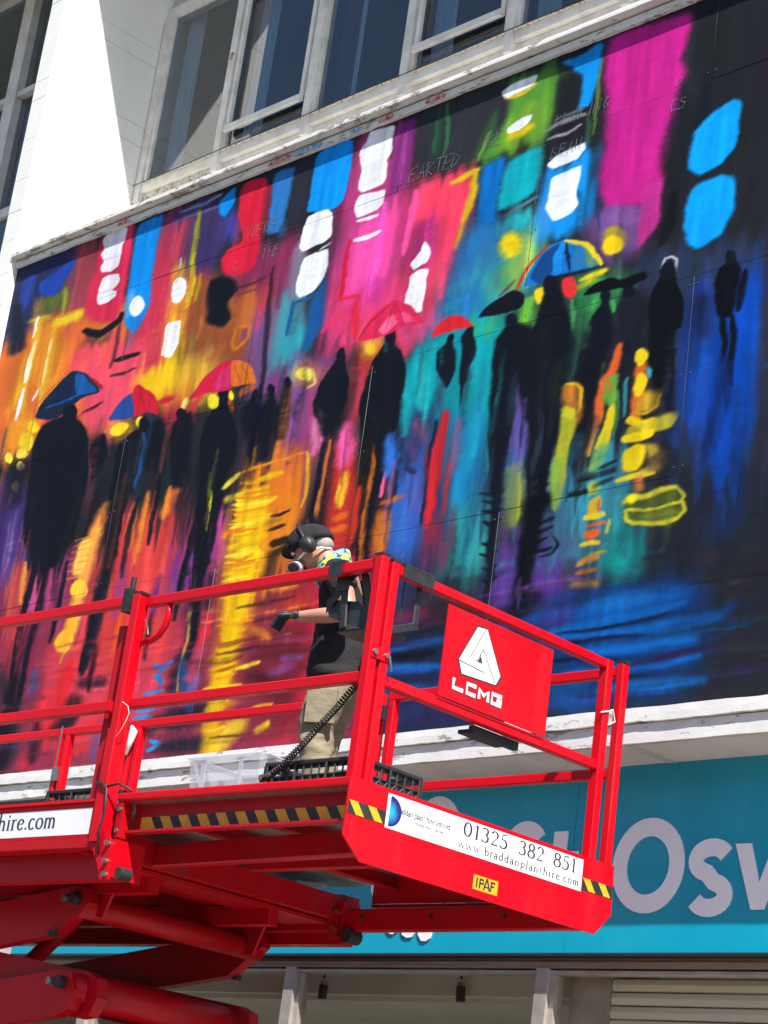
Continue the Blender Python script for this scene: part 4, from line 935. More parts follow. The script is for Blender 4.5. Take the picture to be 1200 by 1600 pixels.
0 18 21 30 0 2 1 622 308 622 306 620 304 619 304 617 305 616 307 615 310 616 312 617 313 619 313 621 312 622 310
0 18 21 30 0 2 1 641 309 641 307 639 306 637 306 635 308 634 310 633 312 634 314 635 315 637 315 639 314 641 312
0 18 21 30 0 2 1 681 309 680 307 678 305 675 305 673 307 671 310 670 313 671 316 673 317 676 317 678 315 680 313
0 18 21 30 0 2 1 721 326 720 322 717 320 713 321 709 323 706 327 705 332 706 336 709 338 713 337 717 335 720 331
0 18 21 30 0 2 1 770 307 769 304 767 303 765 303 762 305 761 307 760 310 761 313 763 315 765 314 768 313 769 310
0 18 21 30 0 2 1 793 306 792 303 790 302 787 303 784 304 781 307 781 311 782 313 784 314 787 314 790 312 793 309
0 18 21 30 0 2 1 826 313 825 310 822 308 819 309 815 311 813 314 812 318 813 321 816 323 819 323 823 320 825 317
0 18 21 30 0 2 1 874 310 874 308 872 306 870 306 868 308 866 310 866 313 867 315 868 317 871 316 873 315 874 313
0 18 21 30 0 2 1 404 307 403 305 402 303 400 303 398 304 396 307 396 310 396 312 398 314 400 314 402 313 403 310
0 18 21 30 0 2 1 422 308 421 306 420 304 418 304 416 305 414 308 413 311 414 313 415 315 417 315 419 314 421 311
0 18 21 30 0 2 1 442 311 441 308 440 307 438 306 436 308 434 310 434 313 434 316 435 317 437 318 440 316 441 314
0 18 21 30 0 2.5 1 338 292 343 302 353 305 367 303 377 293 385 271 381 255 357 254 341 273
0 18 21 30 0 2.5 1 474 300 482 310 494 314 505 311 512 298 514 279 498 271 481 280
0 18 21 30 0 2.5 1 531 291 535 308 546 316 562 315 572 303 577 277 571 257 542 263
0 18 21 30 0 3 1 88 320 95 336 122 343 156 334 174 316 185 278 177 249 118 252 96 281
0 13 15 20 0 2.5 1 806 295 809 304 819 309 829 304 835 293 836 269 810 271
0 192 31 52 0 2.2 1 227 346 235 353 253 344 267 332 274 316 255 324 236 321
0 39 68 138 0 2.2 1 197 325 210 340 228 348 237 322
1 122 20 36 1.6 1 0.8 238 350 252 324
0 200 31 64 0 2.2 1 310 321 325 336 342 347 359 350 368 319 334 324
0 196 47 104 0 3 0.9 340 329 358 347 366 322 346 323
0 204 106 38 0 2.2 1 359 350 384 341 400 319 382 322 366 322
1 138 47 80 1.6 1 0.8 366 343 377 324
1 138 58 32 1.6 1 0.7 374 343 388 322
0 224 208 44 0 2.5 0.97 352 312 352 309 350 307 346 307 342 309 339 312 337 316 337 319 339 321 343 321 347 319 351 316
0 240 220 60 0 2 0.97 372 314 372 312 371 311 369 311 367 312 365 313 364 315 364 317 365 318 367 318 370 317 371 315
0 204 40 80 0 2.2 1 514 331 522 344 538 356 549 358 565 353 576 343 588 330 571 332 556 330 536 330
0 240 106 152 0 3.5 0.85 536 336 550 348 558 336 545 331
0 232 88 136 0 3.5 0.8 558 346 569 342 579 333 564 335
1 156 20 48 2.5 1.2 0.9 517 333 528 346 547 357
1 156 20 48 1.6 1 0.8 549 355 546 334
1 156 20 48 1.6 1 0.8 552 355 565 334
0 207 36 48 0 2.2 1 595 316 602 325 610 330 619 329 628 325 640 314 618 315
0 18 21 30 0 2.2 1 642 319 648 326 659 331 674 336 686 328 685 319 671 318
0 13 15 20 0 2.2 1 742 314 753 321 768 324 780 318 798 320 802 314 786 311 766 313
1 240 138 60 20 9 0.85 220 242 206 209
1 232 160 64 30 8 0.95 212 220 206 180 205 146
1 240 192 80 26 6 0.9 199 210 196 187
1 216 132 60 3 2 0.7 213 217 184 217
1 216 132 60 3 2 0.7 211 211 182 211
1 216 132 60 3 2 0.7 210 205 180 205
1 216 132 60 3 2 0.7 208 198 178 198
1 216 132 60 3 2 0.7 207 192 177 192
1 216 132 60 3 2 0.7 205 186 176 186
1 216 132 60 3 2 0.7 203 180 174 180
0 240 200 56 0 4 0.95 218 167 217 163 213 161 207 161 200 163 194 166 191 170 192 174 196 176 202 177 209 175 215 171
1 232 176 56 26 8 0.9 203 152 200 132
0 232 188 48 0 4 0.95 208 121 206 117 202 114 195 114 188 117 183 122 181 127 183 132 188 134 195 134 201 132 206 127
1 216 176 64 8 4 0.8 203 132 196 104
1 240 160 40 24 7 0.8 199 147 193 119
1 200 36 44 40 12 0.9 211 100 199 51
1 208 44 52 26 10 0.8 181 80 182 47
1 216 72 60 18 8 0.8 252 174 243 141
1 230 74 72 16 8 0.8 293 196 297 151 290 114
1 232 136 56 16 7 0.8 263 235 264 195
1 216 104 56 20 8 0.8 312 239 308 222
1 138 58 144 20 9 0.8 262 184 262 139
1 224 80 60 10 6 0.7 313 199 318 149
1 192 72 120 12 7 0.8 156 193 157 157
1 28 28 40 16 6 0.9 243 175 238 128 232 90
1 40 24 32 34 12 0.85 226 65 214 44
1 48 24 44 20 9 0.8 234 81 261 80
1 42 26 40 26 9 0.9 197 40 224 54
1 208 42 44 30 9 0.85 237 40 262 46
1 200 40 44 14 5 0.8 242 23 257 26
1 64 80 140 14 9 0.7 266 46 267 14
1 58 74 128 16 9 0.8 161 99 160 82
1 176 42 56 30 12 0.8 172 20 194 35
1 208 48 64 26 10 0.85 283 93 294 113
1 192 58 88 20 9 0.8 310 69 315 111
1 31 116 192 12 4 0.95 325 88 341 84 348 89
1 31 116 192 12 4 0.95 332 80 339 74
1 42 124 200 8 2.5 0.95 319 66 343 67
1 42 132 204 9 2.5 0.95 312 51 335 52
1 42 132 204 9 2.5 0.95 312 45 333 46
1 42 132 204 8 2.5 0.95 336 25 348 21
1 42 132 204 8 2.5 0.95 336 17 347 20
1 20 64 108 20 8 0.9 361 90 372 63
1 26 30 44 44 12 0.95 323 36 407 44
1 26 30 44 30 10 0.9 352 18 413 19
1 64 96 168 14 8 0.8 275 29 302 38
1 26 74 128 16 8 0.8 377 73 380 47
1 200 40 60 20 8 0.9 384 124 379 99
1 168 58 92 20 9 0.8 380 93 377 73
1 122 88 160 14 8 0.7 385 72 379 65
1 18 21 30 11 4 0.9 177 196 177 161 174 126
1 18 21 30 12 4 0.9 265 241 262 212 261 173
1 18 21 30 11 4 0.9 291 259 292 231 291 197
1 18 21 30 13 4 0.9 345 205 345 167 342 127
1 18 21 30 12 4 0.85 373 223 373 190 371 158
1 20 16 26 34 12 0.85 129 97 132 56 133 22
1 26 20 32 22 9 0.8 180 53 181 19
1 26 16 24 12 5 0.8 243 113 245 75
1 224 122 44 12 6 0.85 278 244 279 210 276 182
1 230 138 48 10 5 0.85 307 245 307 217
1 216 80 31 12 6 0.8 270 138 269 105
1 224 144 44 10 5 0.8 114 204 118 168
1 32 20 32 10 5 0.8 311 133 311 95
1 90 36 112 16 8 0.8 314 166 312 133
1 36 24 40 14 7 0.8 381 157 381 130
0 224 180 20 0 8 0.95 396 225 435 224 437 186 432 166 412 163
1 230 188 16 44 10 0.95 420 178 419 141 417 105
1 226 184 16 34 9 0.95 417 105 413 69 411 44
1 216 176 24 30 9 0.9 411 44 411 14
1 216 192 40 30 9 0.8 440 32 425 15
0 240 212 52 0 3 0.95 405 220 405 218 403 217 401 217 398 218 396 220 395 222 395 224 397 225 399 225 402 224 404 222
1 232 212 56 12 4 0.9 378 233 394 242
1 200 176 48 14 6 0.8 386 221 408 223
1 240 200 24 14 4 0.9 407 209 430 210 444 214
1 232 184 24 12 4 0.9 417 232 447 235
1 240 204 20 16 5 0.9 406 199 440 197
1 232 176 16 10 4 0.9 416 189 440 181
1 216 116 31 14 5 0.9 390 190 407 193
1 216 112 32 12 5 0.9 408 223 438 224
1 232 188 24 6 3 0.9 474 246 478 217 478 201
1 224 134 31 5 2.5 0.9 399 243 430 245 473 246
1 208 122 31 30 10 0.8 460 209 471 165
1 240 208 32 16 4 0.8 414 174 438 166
1 36 28 28 7 2.5 0.9 443 197 455 197 464 200
1 36 28 28 8 2.5 0.9 443 185 462 187
1 36 28 28 16 4 0.95 451 173 468 174
1 36 28 28 12 4 0.9 455 165 470 169
1 58 44 28 22 8 0.85 452 163 451 147
1 48 36 24 7 2.5 0.9 456 139 455 124
1 122 106 44 8 4 0.7 438 191 456 193
1 58 32 24 6 4 0.8 419 126 456 126 484 128
1 48 24 28 8 5 0.8 444 112 473 113 501 115
1 90 36 32 9 6 0.7 407 96 448 96 498 96
1 58 28 36 6 4 0.8 404 90 464 89 500 87
1 90 32 40 16 9 0.8 451 81 508 82
1 122 60 112 18 8 0.85 472 68 489 72
1 106 63 128 10 6 0.7 481 78 505 78
1 224 192 48 8 3 0.9 430 75 445 76 456 77
1 216 136 24 14 7 0.7 442 105 463 95
1 224 144 31 14 6 0.8 454 137 483 137
1 64 24 32 26 10 0.8 451 66 486 55
1 192 32 48 26 10 0.8 513 60 510 41
1 74 40 32 5 3 0.8 412 23 464 24 485 24
1 74 42 32 16 8 0.7 460 40 503 41
1 208 160 36 8 4 0.9 456 43 477 43
1 208 176 40 12 5 0.9 464 25 476 29
1 26 26 36 40 12 0.9 492 162 491 183
1 192 48 31 10 4 0.9 539 206 539 161
1 200 160 24 6.37027 2.2 0.85 400 233 415 231 430 232
1 200 160 24 5.17165 2.2 0.85 403 227 420 225 436 226
1 232 180 20 5.15961 2.2 0.85 402 225 418 224 435 224
1 242 204 24 4.797 2.2 0.85 402 220 414 219 424 221
1 216 116 31 6.36375 2.2 0.85 397 221 418 218 439 218
1 244 216 60 7.64063 2.2 0.85 395 215 417 213 439 212
1 242 204 24 4.67984 2.2 0.85 394 211 410 211 425 211
1 216 116 31 6.10574 2.2 0.85 395 208 414 206 432 207
1 232 180 20 8.52101 2.2 0.85 399 206 415 204 430 205
1 232 180 20 7.49308 2.2 0.85 396 201 419 200 442 199
1 232 180 20 7.16488 2.2 0.85 403 199 416 197 427 199
1 244 216 60 4.44259 2.2 0.85 393 198 410 195 426 197
1 244 216 60 8.36384 2.2 0.85 395 194 410 194 424 194
1 216 116 31 6.75426 2.2 0.85 389 191 409 188 429 189
1 242 204 24 4.38485 2.2 0.85 400 187 412 186 422 188
1 200 160 24 5.31687 2.2 0.85 395 185 411 184 426 185
1 232 180 20 8.4833 2.2 0.85 397 179 413 178 427 179
1 200 160 24 7.40485 2.2 0.85 396 177 415 177 433 176
1 232 180 20 8.68218 2.2 0.85 404 171 418 171 432 171
1 244 216 60 8.93728 2.2 0.85 397 171 412 171 427 171
1 216 116 31 6.33125 2.2 0.85 403 167 416 166 427 168
1 242 204 24 6.94688 2.2 0.85 397 165 417 162 437 163
1 216 116 31 6.96336 2.2 0.85 394 163 413 162 431 162
1 200 160 24 5.32069 2.2 0.85 397 158 412 157 427 158
1 232 180 20 5.55008 2.2 0.85 396 156 418 155 441 154
1 244 216 60 7.24769 2.2 0.85 398 150 411 151 424 151
1 224 176 20 5.19215 3 0.7 396 136 418 134 440 135
1 224 176 20 7.42449 3 0.7 403 130 418 130 432 131
1 224 176 20 4.5757 3 0.7 406 122 418 121 430 123
1 216 144 24 7.03613 3 0.7 396 114 418 113 439 113
1 224 176 20 5.10636 3 0.7 403 106 417 105 432 106
1 138 64 32 4.45199 3 0.7 401 98 418 98 433 99
1 224 176 20 3.02331 3 0.7 402 94 417 93 432 95
1 138 64 32 5.79436 3 0.7 394 84 417 82 439 84
1 138 64 32 7.18349 3 0.7 406 76 417 77 427 78
1 216 144 24 7.44852 3 0.7 403 70 417 70 430 72
1 240 204 28 7.05096 3 0.7 394 63 416 63 438 62
1 224 176 20 7.48284 3 0.7 397 55 416 54 435 56
1 240 204 28 3.85911 3 0.7 406 48 416 50 427 50
1 138 64 32 3.26623 3 0.7 399 42 416 41 432 43
1 138 64 32 7.05776 3 0.7 404 36 416 38 428 38
1 240 204 28 3.85651 3 0.7 404 29 416 29 428 31
0 184 48 40 0 10 0.95 503 249 527 250 534 202 535 156 510 160 506 201
1 224 168 44 16 6 0.95 520 220 519 194
1 232 188 40 12 4 0.95 516 210 521 194
1 216 100 31 14 5 0.9 518 184 527 185
1 216 100 31 12 5 0.9 516 174 527 175
0 234 90 160 0 10 0.9 505 254 520 265 530 239 519 223 510 227
1 240 106 176 12 6 0.8 486 252 481 243
0 224 122 176 0 8 0.8 473 276 485 260 486 247 478 248
1 200 104 28 24 8 0.9 569 181 570 151
1 184 96 42 10 5 0.9 566 189 586 191
1 232 88 138 7 2 0.95 565 215 564 195
1 47 106 200 18 8 0.9 568 242 568 212
1 58 104 184 16 8 0.8 591 178 588 149
1 26 28 40 7 2.5 0.95 612 244 612 214 611 184 610 165
1 42 36 64 14 8 0.85 592 233 589 216
1 32 24 42 8 5 0.8 590 213 596 209
0 200 34 44 0 4 0.97 617 253 625 249 626 212 623 178 616 159 612 160 613 204
1 138 48 64 10 6 0.8 632 210 633 171
1 160 40 56 12 8 0.8 621 163 618 149
1 154 74 106 14 9 0.7 636 240 636 200
1 138 74 112 14 9 0.7 592 248 603 231
1 24 160 174 14 7 0.85 580 281 582 240
1 42 176 180 10 6 0.8 594 294 597 257
1 28 156 192 16 8 0.8 654 241 650 197
1 26 136 184 20 10 0.8 649 198 648 178
1 90 63 124 14 7 0.7 588 233 598 217
1 18 21 30 13 4 0.95 684 182 684 163 685 139 686 116 681 94
1 18 21 30 6 2.5 0.9 668 180 681 176 689 178
1 18 21 30 6 2.5 0.9 670 173 681 169 689 171
1 18 21 30 6 2.5 0.9 671 165 681 162 689 164
1 18 21 30 6 2.5 0.9 673 158 682 154 689 157
1 18 21 30 6 2.5 0.9 676 143 683 140 690 143
1 18 21 30 6 2.5 0.9 675 135 683 132 691 135
1 18 21 30 6 2.5 0.9 678 124 685 121 691 124
1 18 21 30 6 2.5 0.9 679 115 685 112 691 115
1 13 15 21 26 6 0.97 719 158 717 130 717 103
1 13 15 21 34 10 0.95 713 159 721 162
1 13 15 21 22 8 0.9 715 103 714 85
1 13 15 21 30 12 0.85 726 93 704 86
1 13 15 21 7 2.5 0.92 713 182 721 183 728 184
1 13 15 21 7 2.5 0.92 714 175 724 175 733 176
1 13 15 21 7 2.5 0.92 715 168 727 168 731 169
1 13 15 21 7 2.5 0.92 716 161 724 161 730 163
1 13 15 21 7 2.5 0.92 717 149 727 149 736 150
1 13 15 21 7 2.5 0.92 718 143 731 143 736 144
1 13 15 21 7 2.5 0.92 719 135 727 136 733 137
1 13 15 21 7 2.5 0.92 720 128 730 128 738 129
1 13 15 21 5 2 0.9 729 123 739 124 743 130 738 137
1 106 74 144 6 3 0.6 714 110 713 90
0 138 154 60 0 8 0.75 692 196 703 197 708 169 705 151 695 152 690 176
1 168 172 52 5 3 0.8 703 188 703 169 704 155
0 13 15 21 0 5 0.9 736 182 726 179 725 171 737 166 732 160 723 162 719 181 725 187
0 200 122 40 0 6 0.9 734 249 748 249 753 243 753 226 749 214 741 215
1 220 174 32 5 2 0.95 739 249 748 248 753 243 751 232 749 225
0 168 170 42 0 4 0.97 733 225 739 232 746 228 748 222 746 200 745 179 738 154 735 157 734 197
0 208 196 40 0 4 0.9 746 226 745 223 743 221 741 221 738 222 735 225 734 228 734 231 736 232 739 233 742 231 745 229
1 122 156 60 18 6 0.8 737 192 737 159
1 31 90 112 12 6 0.6 751 208 750 189
1 224 96 42 14 4 0.95 780 268 778 252 772 244 768 233 767 214
0 90 160 60 0 4 0.95 772 246 782 249 783 230 777 222 770 232
1 200 96 44 4 2 0.9 773 246 777 238 774 234
0 226 200 28 0 3 0.97 774 222 780 227 782 216 781 198 775 192 769 195 772 209
1 138 172 58 16 6 0.85 776 194 772 181
1 138 90 64 8 4 0.9 766 219 765 191
1 58 156 168 6 3 0.8 790 242 790 215
1 47 138 74 6 3 0.8 783 234 784 202
0 216 100 42 0 5 0.95 797 250 808 250 808 234 808 206 797 209 797 227
0 236 204 28 0 3 0.97 808 252 806 250 804 248 800 249 798 251 796 254 796 258 797 260 800 261 803 261 806 259 808 256
0 236 204 28 0 3 0.97 809 232 808 228 805 226 802 226 799 228 797 232 797 236 798 240 801 243 804 243 807 240 809 237
1 184 154 40 4 2.5 0.9 822 224 821 217 812 213 799 216
0 192 154 36 0 7 0.85 807 230 822 226 820 214 800 215
1 63 160 176 6 3 0.8 809 245 811 238
1 228 196 20 14 3.5 0.95 798 211 809 206 818 207
0 200 180 40 0 4 0.9 798 206 816 207 832 210 837 205 832 199 812 198 796 200
1 168 164 60 12 6 0.7 824 207 833 208
1 232 200 24 14 3 0.95 797 197 809 197 816 198
0 228 198 22 0 4 0.95 794 188 807 193 815 190 812 179 806 172 796 173
0 168 144 48 0 6 0.8 813 192 824 189 826 183 816 180
1 216 196 36 11 3 0.95 793 168 805 169 820 168
1 168 150 60 8 5 0.7 810 171 823 171
1 200 112 60 10 5 0.8 808 166 808 159
0 122 90 48 0 8 0.6 814 180 830 182 828 169 814 169
0 74 84 32 0 7 0.8 797 156 843 155 848 148 848 135 840 130 802 135 797 145
1 188 180 40 9 3.5 0.95 797 152 803 155 812 152 827 155 840 155
1 184 182 44 5 2.5 0.9 842 154 847 149 845 145 829 143 813 143 799 147
1 192 184 42 7 3 0.95 799 146 799 139 809 135 830 133 843 134 848 139 847 145
0 216 204 36 0 4 0.9 808 154 808 152 807 151 805 150 802 150 800 151 798 152 798 154 799 156 802 156 804 156 807 155
1 106 122 40 14 6 0.7 813 139 842 138
0 184 180 44 0 4 0.9 778 163 776 161 773 161 770 161 768 164 767 166 768 169 770 171 773 171 776 170 778 168 779 165
0 224 176 32 0 3 0.95 768 157 779 161 781 152 775 146 767 146
1 224 74 36 5 2 0.9 778 157 778 148
1 232 204 44 9 3 0.95 766 146 773 146 779 147
1 208 88 44 7 3 0.9 766 140 781 141
0 224 90 40 0 4 0.95 779 134 778 132 776 130 773 129 769 129 766 131 764 133 764 135 766 136 769 137 773 137 777 136
1 224 188 40 9 3 0.95 764 126 772 127 779 126
1 154 138 52 10 4 0.9 765 113 774 117 786 119
1 192 112 58 9 4 0.9 768 114 779 115
1 184 100 44 9 4 0.9 764 107 780 108
1 138 106 60 12 6 0.8 763 99 781 98
1 192 176 48 5 2 0.8 785 142 784 132
1 42 60 48 14 8 0.6 757 115 757 98
0 20 22 28 0 4 0.85 757 178 771 177 789 179 792 175 777 172 755 172
1 20 22 28 7 3 0.85 776 180 790 182
1 20 22 28 9 4 0.9 751 165 765 165
1 47 74 80 10 5 0.6 755 177 771 177
1 20 22 28 8 4 0.8 775 167 788 171
1 15 79 154 36 14 0.95 767 79 809 82 850 81
1 22 96 168 20 8 0.8 777 84 825 83
1 15 90 168 18 7 0.95 746 70 800 73 851 75
1 15 90 168 16 7 0.95 741 64 769 65 822 63 881 63
1 16 96 180 18 7 0.95 770 52 823 51 863 51
1 15 88 168 14 6 0.95 767 39 824 38 869 40
1 16 96 176 16 6 0.95 795 26 841 25 875 24
1 20 68 140 16 8 0.9 688 77 739 82 761 82
1 16 74 148 20 10 0.9 756 36 804 36
1 58 47 116 24 12 0.8 740 78 756 80
1 16 26 52 6 3.5 0.9 752 68 800 68 841 70
1 22 20 48 8 4 0.85 748 60 785 61 822 59
1 36 26 60 10 5 0.8 814 40 864 44 883 45
1 12 16 36 9 4 0.9 750 48 771 48 803 45
1 14 24 48 6 4 0.8 773 34 825 32
1 48 32 74 10 6 0.7 764 21 806 21
1 18 58 112 18 10 0.8 847 61 886 65
1 28 76 144 12 6 0.9 591 71 628 74 653 74
1 26 90 160 14 6 0.95 593 59 650 56
1 16 20 31 14 6 0.9 598 66 642 66
1 26 74 140 20 8 0.9 596 43 658 39
1 42 42 92 16 9 0.8 611 27 660 28
1 122 32 52 16 10 0.7 602 98 624 96
1 16 32 48 10 5 0.8 589 81 645 82
1 20 66 122 18 8 0.9 757 28 775 16
1 36 28 64 16 8 0.8 600 19 674 18
1 26 63 128 14 8 0.8 753 20 796 18
7"""
canvas = paint_mural(MURAL)
mu = empty('mural_board', (MX0, YM, MZ0), 'huge spray painted mural of figures with umbrellas in a rainy neon street', 'mural')
ZR = [0.0, 1.635, 3.055, 4.555, 5.30]
CA = [0.012, 2.31, 5.36, 8.41, 10.85]; CB = [0.012, 0.81, 3.84, 6.875, 9.93, 10.85]
def mural_panel(x0, x1, z0, z1):
    gp = 0.0028; x0 += gp; x1 -= gp; z0 += gp * .6; z1 -= gp * .6
    xs = np.concatenate([[x0], np.arange(math.ceil(x0 / CX + .3), math.floor(x1 / CX - .3) + 1) * CX, [x1]]); zs = np.concatenate([[z0], np.arange(math.ceil(z0 / CZ + .3), math.floor(z1 / CZ - .3) + 1) * CZ, [z1]])
    nx, nz = len(xs), len(zs); X, Z = np.meshgrid(xs, zs)
    bow = 0.0012 * np.sin(X * 2.1 + z0) + 0.001 * np.sin(Z * 3.3 + x0)
    v = np.stack([X, bow, Z], -1).reshape(-1, 3)
    iz = np.clip(np.rint(Z / CZ).astype(int), 0, NH); ix = np.clip(np.rint(X / CX).astype(int), 0, NW); c = canvas[iz, ix].reshape(-1, 3)
    idx = np.arange(nx * nz).reshape(nz, nx); a = idx[:-1, :-1].ravel(); b_ = idx[:-1, 1:].ravel(); d = idx[1:, 1:].ravel(); e = idx[1:, :-1].ravel()
    f = np.stack([a, b_, d, e], 1)
    # returned edges, raw board colour
    k = len(v); cs = [(x0, z0), (x1, z0), (x1, z1), (x0, z1)]; ev = np.array([(x, y, z) for y in (0.0015, .014) for x, z in cs]); ef = np.array([(k + i, k + 4 + i, k + 4 + (i + 1) % 4, k + (i + 1) % 4) for i in range(4)])
    v = np.concatenate([v, ev]); f = np.concatenate([f, ef]); c = np.concatenate([c, np.tile([[.22, .215, .21]], (8, 1))])
    me = bpy.data.meshes.new('panel'); me.vertices.add(len(v)); me.vertices.foreach_set('co', v.astype(np.float32).ravel()); me.loops.add(f.size); me.loops.foreach_set('vertex_index', f.astype(np.int32).ravel())
    me.polygons.add(len(f)); me.polygons.foreach_set('loop_start', np.arange(0, f.size, 4, dtype=np.int32)); me.polygons.foreach_set('loop_total', np.full(len(f), 4, np.int32)); me.update(calc_edges=True)
    at = me.color_attributes.new('paint', 'FLOAT_COLOR', 'POINT'); at.data.foreach_set('color', np.concatenate([c, np.ones((len(c), 1))], 1).astype(np.float32).ravel())
    me.materials.append(M['mural']); o = bpy.data.objects.new('panel', me); col.objects.link(o); o.parent = mu; return o
screw_me = None
for r_ in range(4):
    cs = CB if r_ in (0, 2) else CA
    for a, b_ in zip(cs[:-1], cs[1:]):
        pn = mural_panel(a, b_, ZR[r_], ZR[r_ + 1])
        n = max(1, int((ZR[r_ + 1] - ZR[r_]) / .6))
        for x in (a + .035, b_ - .035):
            for k in range(n + 1):
                z = ZR[r_] + .06 + (ZR[r_ + 1] - ZR[r_] - .12) * k / n
                if screw_me is None:
                    s0 = MB().disc((0, 0, 0), (0, -1, 0), .0065, .003, 8).build('screw', 'screw', pn); screw_me = s0; s0.location = (x, 0, z)
                else: copy_part(screw_me, pn, (x, 0, z))
MB().box(0.0, 10.86, .016, .05, 0, 5.30).build('backing_board', 'panel_back', mu)
for s_, x, z, h, rot in (('EARTED', 5.48, 4.60, .15, 0), ('BE', 6.28, 4.66, .15, 0), ('VIEWS', 3.52, 4.62, .14, 0), ('G', 3.42, 4.33, .13, 0), ('THE', 3.78, 4.36, .13, 0), ('S', 2.62, 4.44, .11, 0), ('N', 2.78, 4.46, .11, 0), ('PLACING', 6.98, 4.62, .13, 0), ('BEAU', 6.98, 4.36, .12, 0), ('+', 2.80, 4.74, .16, 0), ('CS', 8.06, 4.40, .12, 0), ('D', 8.10, 4.60, .10, 0)):
    mb = MB(); hand_mb(mb, s_, (x, -.0045, z), (1.25, 0, 0.0), (0, 0, 1), h * .8, w=.045); mb.build('chalk_lettering', 'chalk', mu, fix=False)

M['over_red'] = mat('overspray_red', (0.45, 0.03, 0.06), (0.62, 0.45, 0.45), scale=22, rough=0.8, lo=0.4, hi=0.62); M['over_blue'] = mat('overspray_blue', (0.06, 0.28, 0.55), (0.5, 0.58, 0.66), scale=22, rough=0.8, lo=0.4, hi=0.62)
for x0, x1, m_ in ((3.70, 4.0, 'over_red'), (4.02, 4.38, 'over_blue'), (5.05, 5.22, 'over_red'), (5.58, 5.8, 'over_red'), (1.62, 1.8, 'over_red'), (4.72, 4.86, 'over_blue')):
    pts = [(x0 + .02, .004), (x1, .0), (x1 + .02, .03), (x1 - .06, .052), ((x0 + x1) / 2, .046), (x0, .034)]
    MB().add([(a, -.0385, 5.245 + b_) for a, b_ in pts], [tuple(range(6))]).build('overspray', m_, mu, fix=False)

# ================================================================== SCISSOR LIFT
LZ = 3.66; LYAW = R(1.657)
lift = empty('scissor_lift', (-7.22, 6.68, 0), 'red scissor lift with guard rails and black and yellow hazard tape', 'scissor lift', rz=LYAW)
L0 = (0, 0, LZ)      # parts are written from the platform's near right corner, deck level = 0
def lp(name, m, mb, smooth=False, parent=lift): return mb.build(name, m, parent, smooth, loc=L0 if parent is lift else None)
def lworld(x, y, z=0.0):
    c, s_ = math.cos(LYAW), math.sin(LYAW); return (-7.22 + x * c - y * s_, 6.68 + x * s_ + y * c, LZ + z)
RT = .052
# decks
lp('extension_floor', 'deck', MB().box(-1.80, -.012, .03, 2.0, -.045, -.028))
lp('main_floor', 'deck', MB().box(-6.2, -1.82, .0, 2.04, -.075, -.055))
lp('deck_edge', 'red', MB().beam((-1.745, .012, -.018), (-.008, .012, -.018), .05, .042, ch=.008))
lp('deck_edge', 'red', MB().beam((-1.80, 2.0, -.018), (-.008, 2.0, -.018), .05, .042, ch=.008))
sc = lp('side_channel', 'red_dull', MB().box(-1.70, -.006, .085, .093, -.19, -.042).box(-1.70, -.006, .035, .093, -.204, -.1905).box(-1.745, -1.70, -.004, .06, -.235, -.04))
tp = MB().box(-1.635, -.03, .0825, .0845, -.180, -.113, 0)
n = 11; w = (1.605) / n
for k in range(n):
    x = -1.635 + k * w; a = .05
    pts = [(x, -.113), (x + w * .52, -.113), (min(x + w * .52 + a, -.03), -.180), (min(x + a, -.03), -.180)]
    if k == 0: pts = [(x, -.113), (x + w * .52, -.113), (x + w * .52 + a, -.180), (x + .002, -.180)]
    tp.add([(px, .0815, pz) for px, pz in pts], [(0, 1, 2, 3)], 1)
tp.build('hazard_tape', ['hazard_black', 'hazard_yellow'], sc, fix=False)
for x in (-1.72,):
    for z in (-.085, -.20): MB().disc((x, -.005, z), (0, -1, 0), .012, .008, 8).build('bolt', 'steel', sc)
lp('side_channel', 'red_dull', MB().box(-1.70, -.006, 1.95, 1.958, -.20, -.042).box(-1.70, -.006, 1.95, 2.0, -.222, -.203))
for x in (-1.52, -.93, -.42):
    lp('cross_member', 'red_dull', MB().box(x - .035, x - .027, .095, 1.948, -.115, -.046).box(x - .035, x + .035, .095, 1.948, -.123, -.1155))
lp('mid_rib', 'red_dull', MB().box(-1.75, -.02, .98, 1.05, -.20, -.125))
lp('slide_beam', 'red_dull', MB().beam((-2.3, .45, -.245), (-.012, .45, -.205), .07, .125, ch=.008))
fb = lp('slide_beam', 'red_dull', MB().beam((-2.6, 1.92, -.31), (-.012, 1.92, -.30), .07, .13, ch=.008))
for x in (-1.7, -1.15, -.6): MB().disc((x, 1.884, -.29), (0, -1, 0), .016, .003, 10).build('bolt_hole', 'black_metal', fb)

# end panel with its stickers
ep = lp('end_panel', 'red', MB().prism([(-.03, .0), (2.035, .0), (2.045, -.262), (1.915, -.388), (.10, -.388), (-.032, -.285)], (0, 0, 0), (0, 1, 0), (0, 0, 1), (.010, 0, 0)))
for y0, y1, n in ((-.022, .2355, 2), (1.775, 2.038, 2)):
    t = MB().box(.0102, .0118, y0, y1, -.178, -.113, 0); w = (y1 - y0) / n
    for k in range(n):
        y = y0 + k * w; t.add([(.0128, a, b_) for a, b_ in ((y, -.114), (y + w * .45, -.114), (min(y + w * .45 + .055, y1), -.177), (min(y + .055, y1), -.177))], [(0, 1, 2, 3)], 1)
    t.build('hazard_tape', ['hazard_black', 'hazard_yellow'], ep, fix=False)
sg = MB().box(.0102, .0118, .238, 1.766, -.190, -.022).build('sticker', 'white_vinyl', ep)
ax, ay, up = (0, 1, 0), (0, 0, 1), (1, 0, 0)
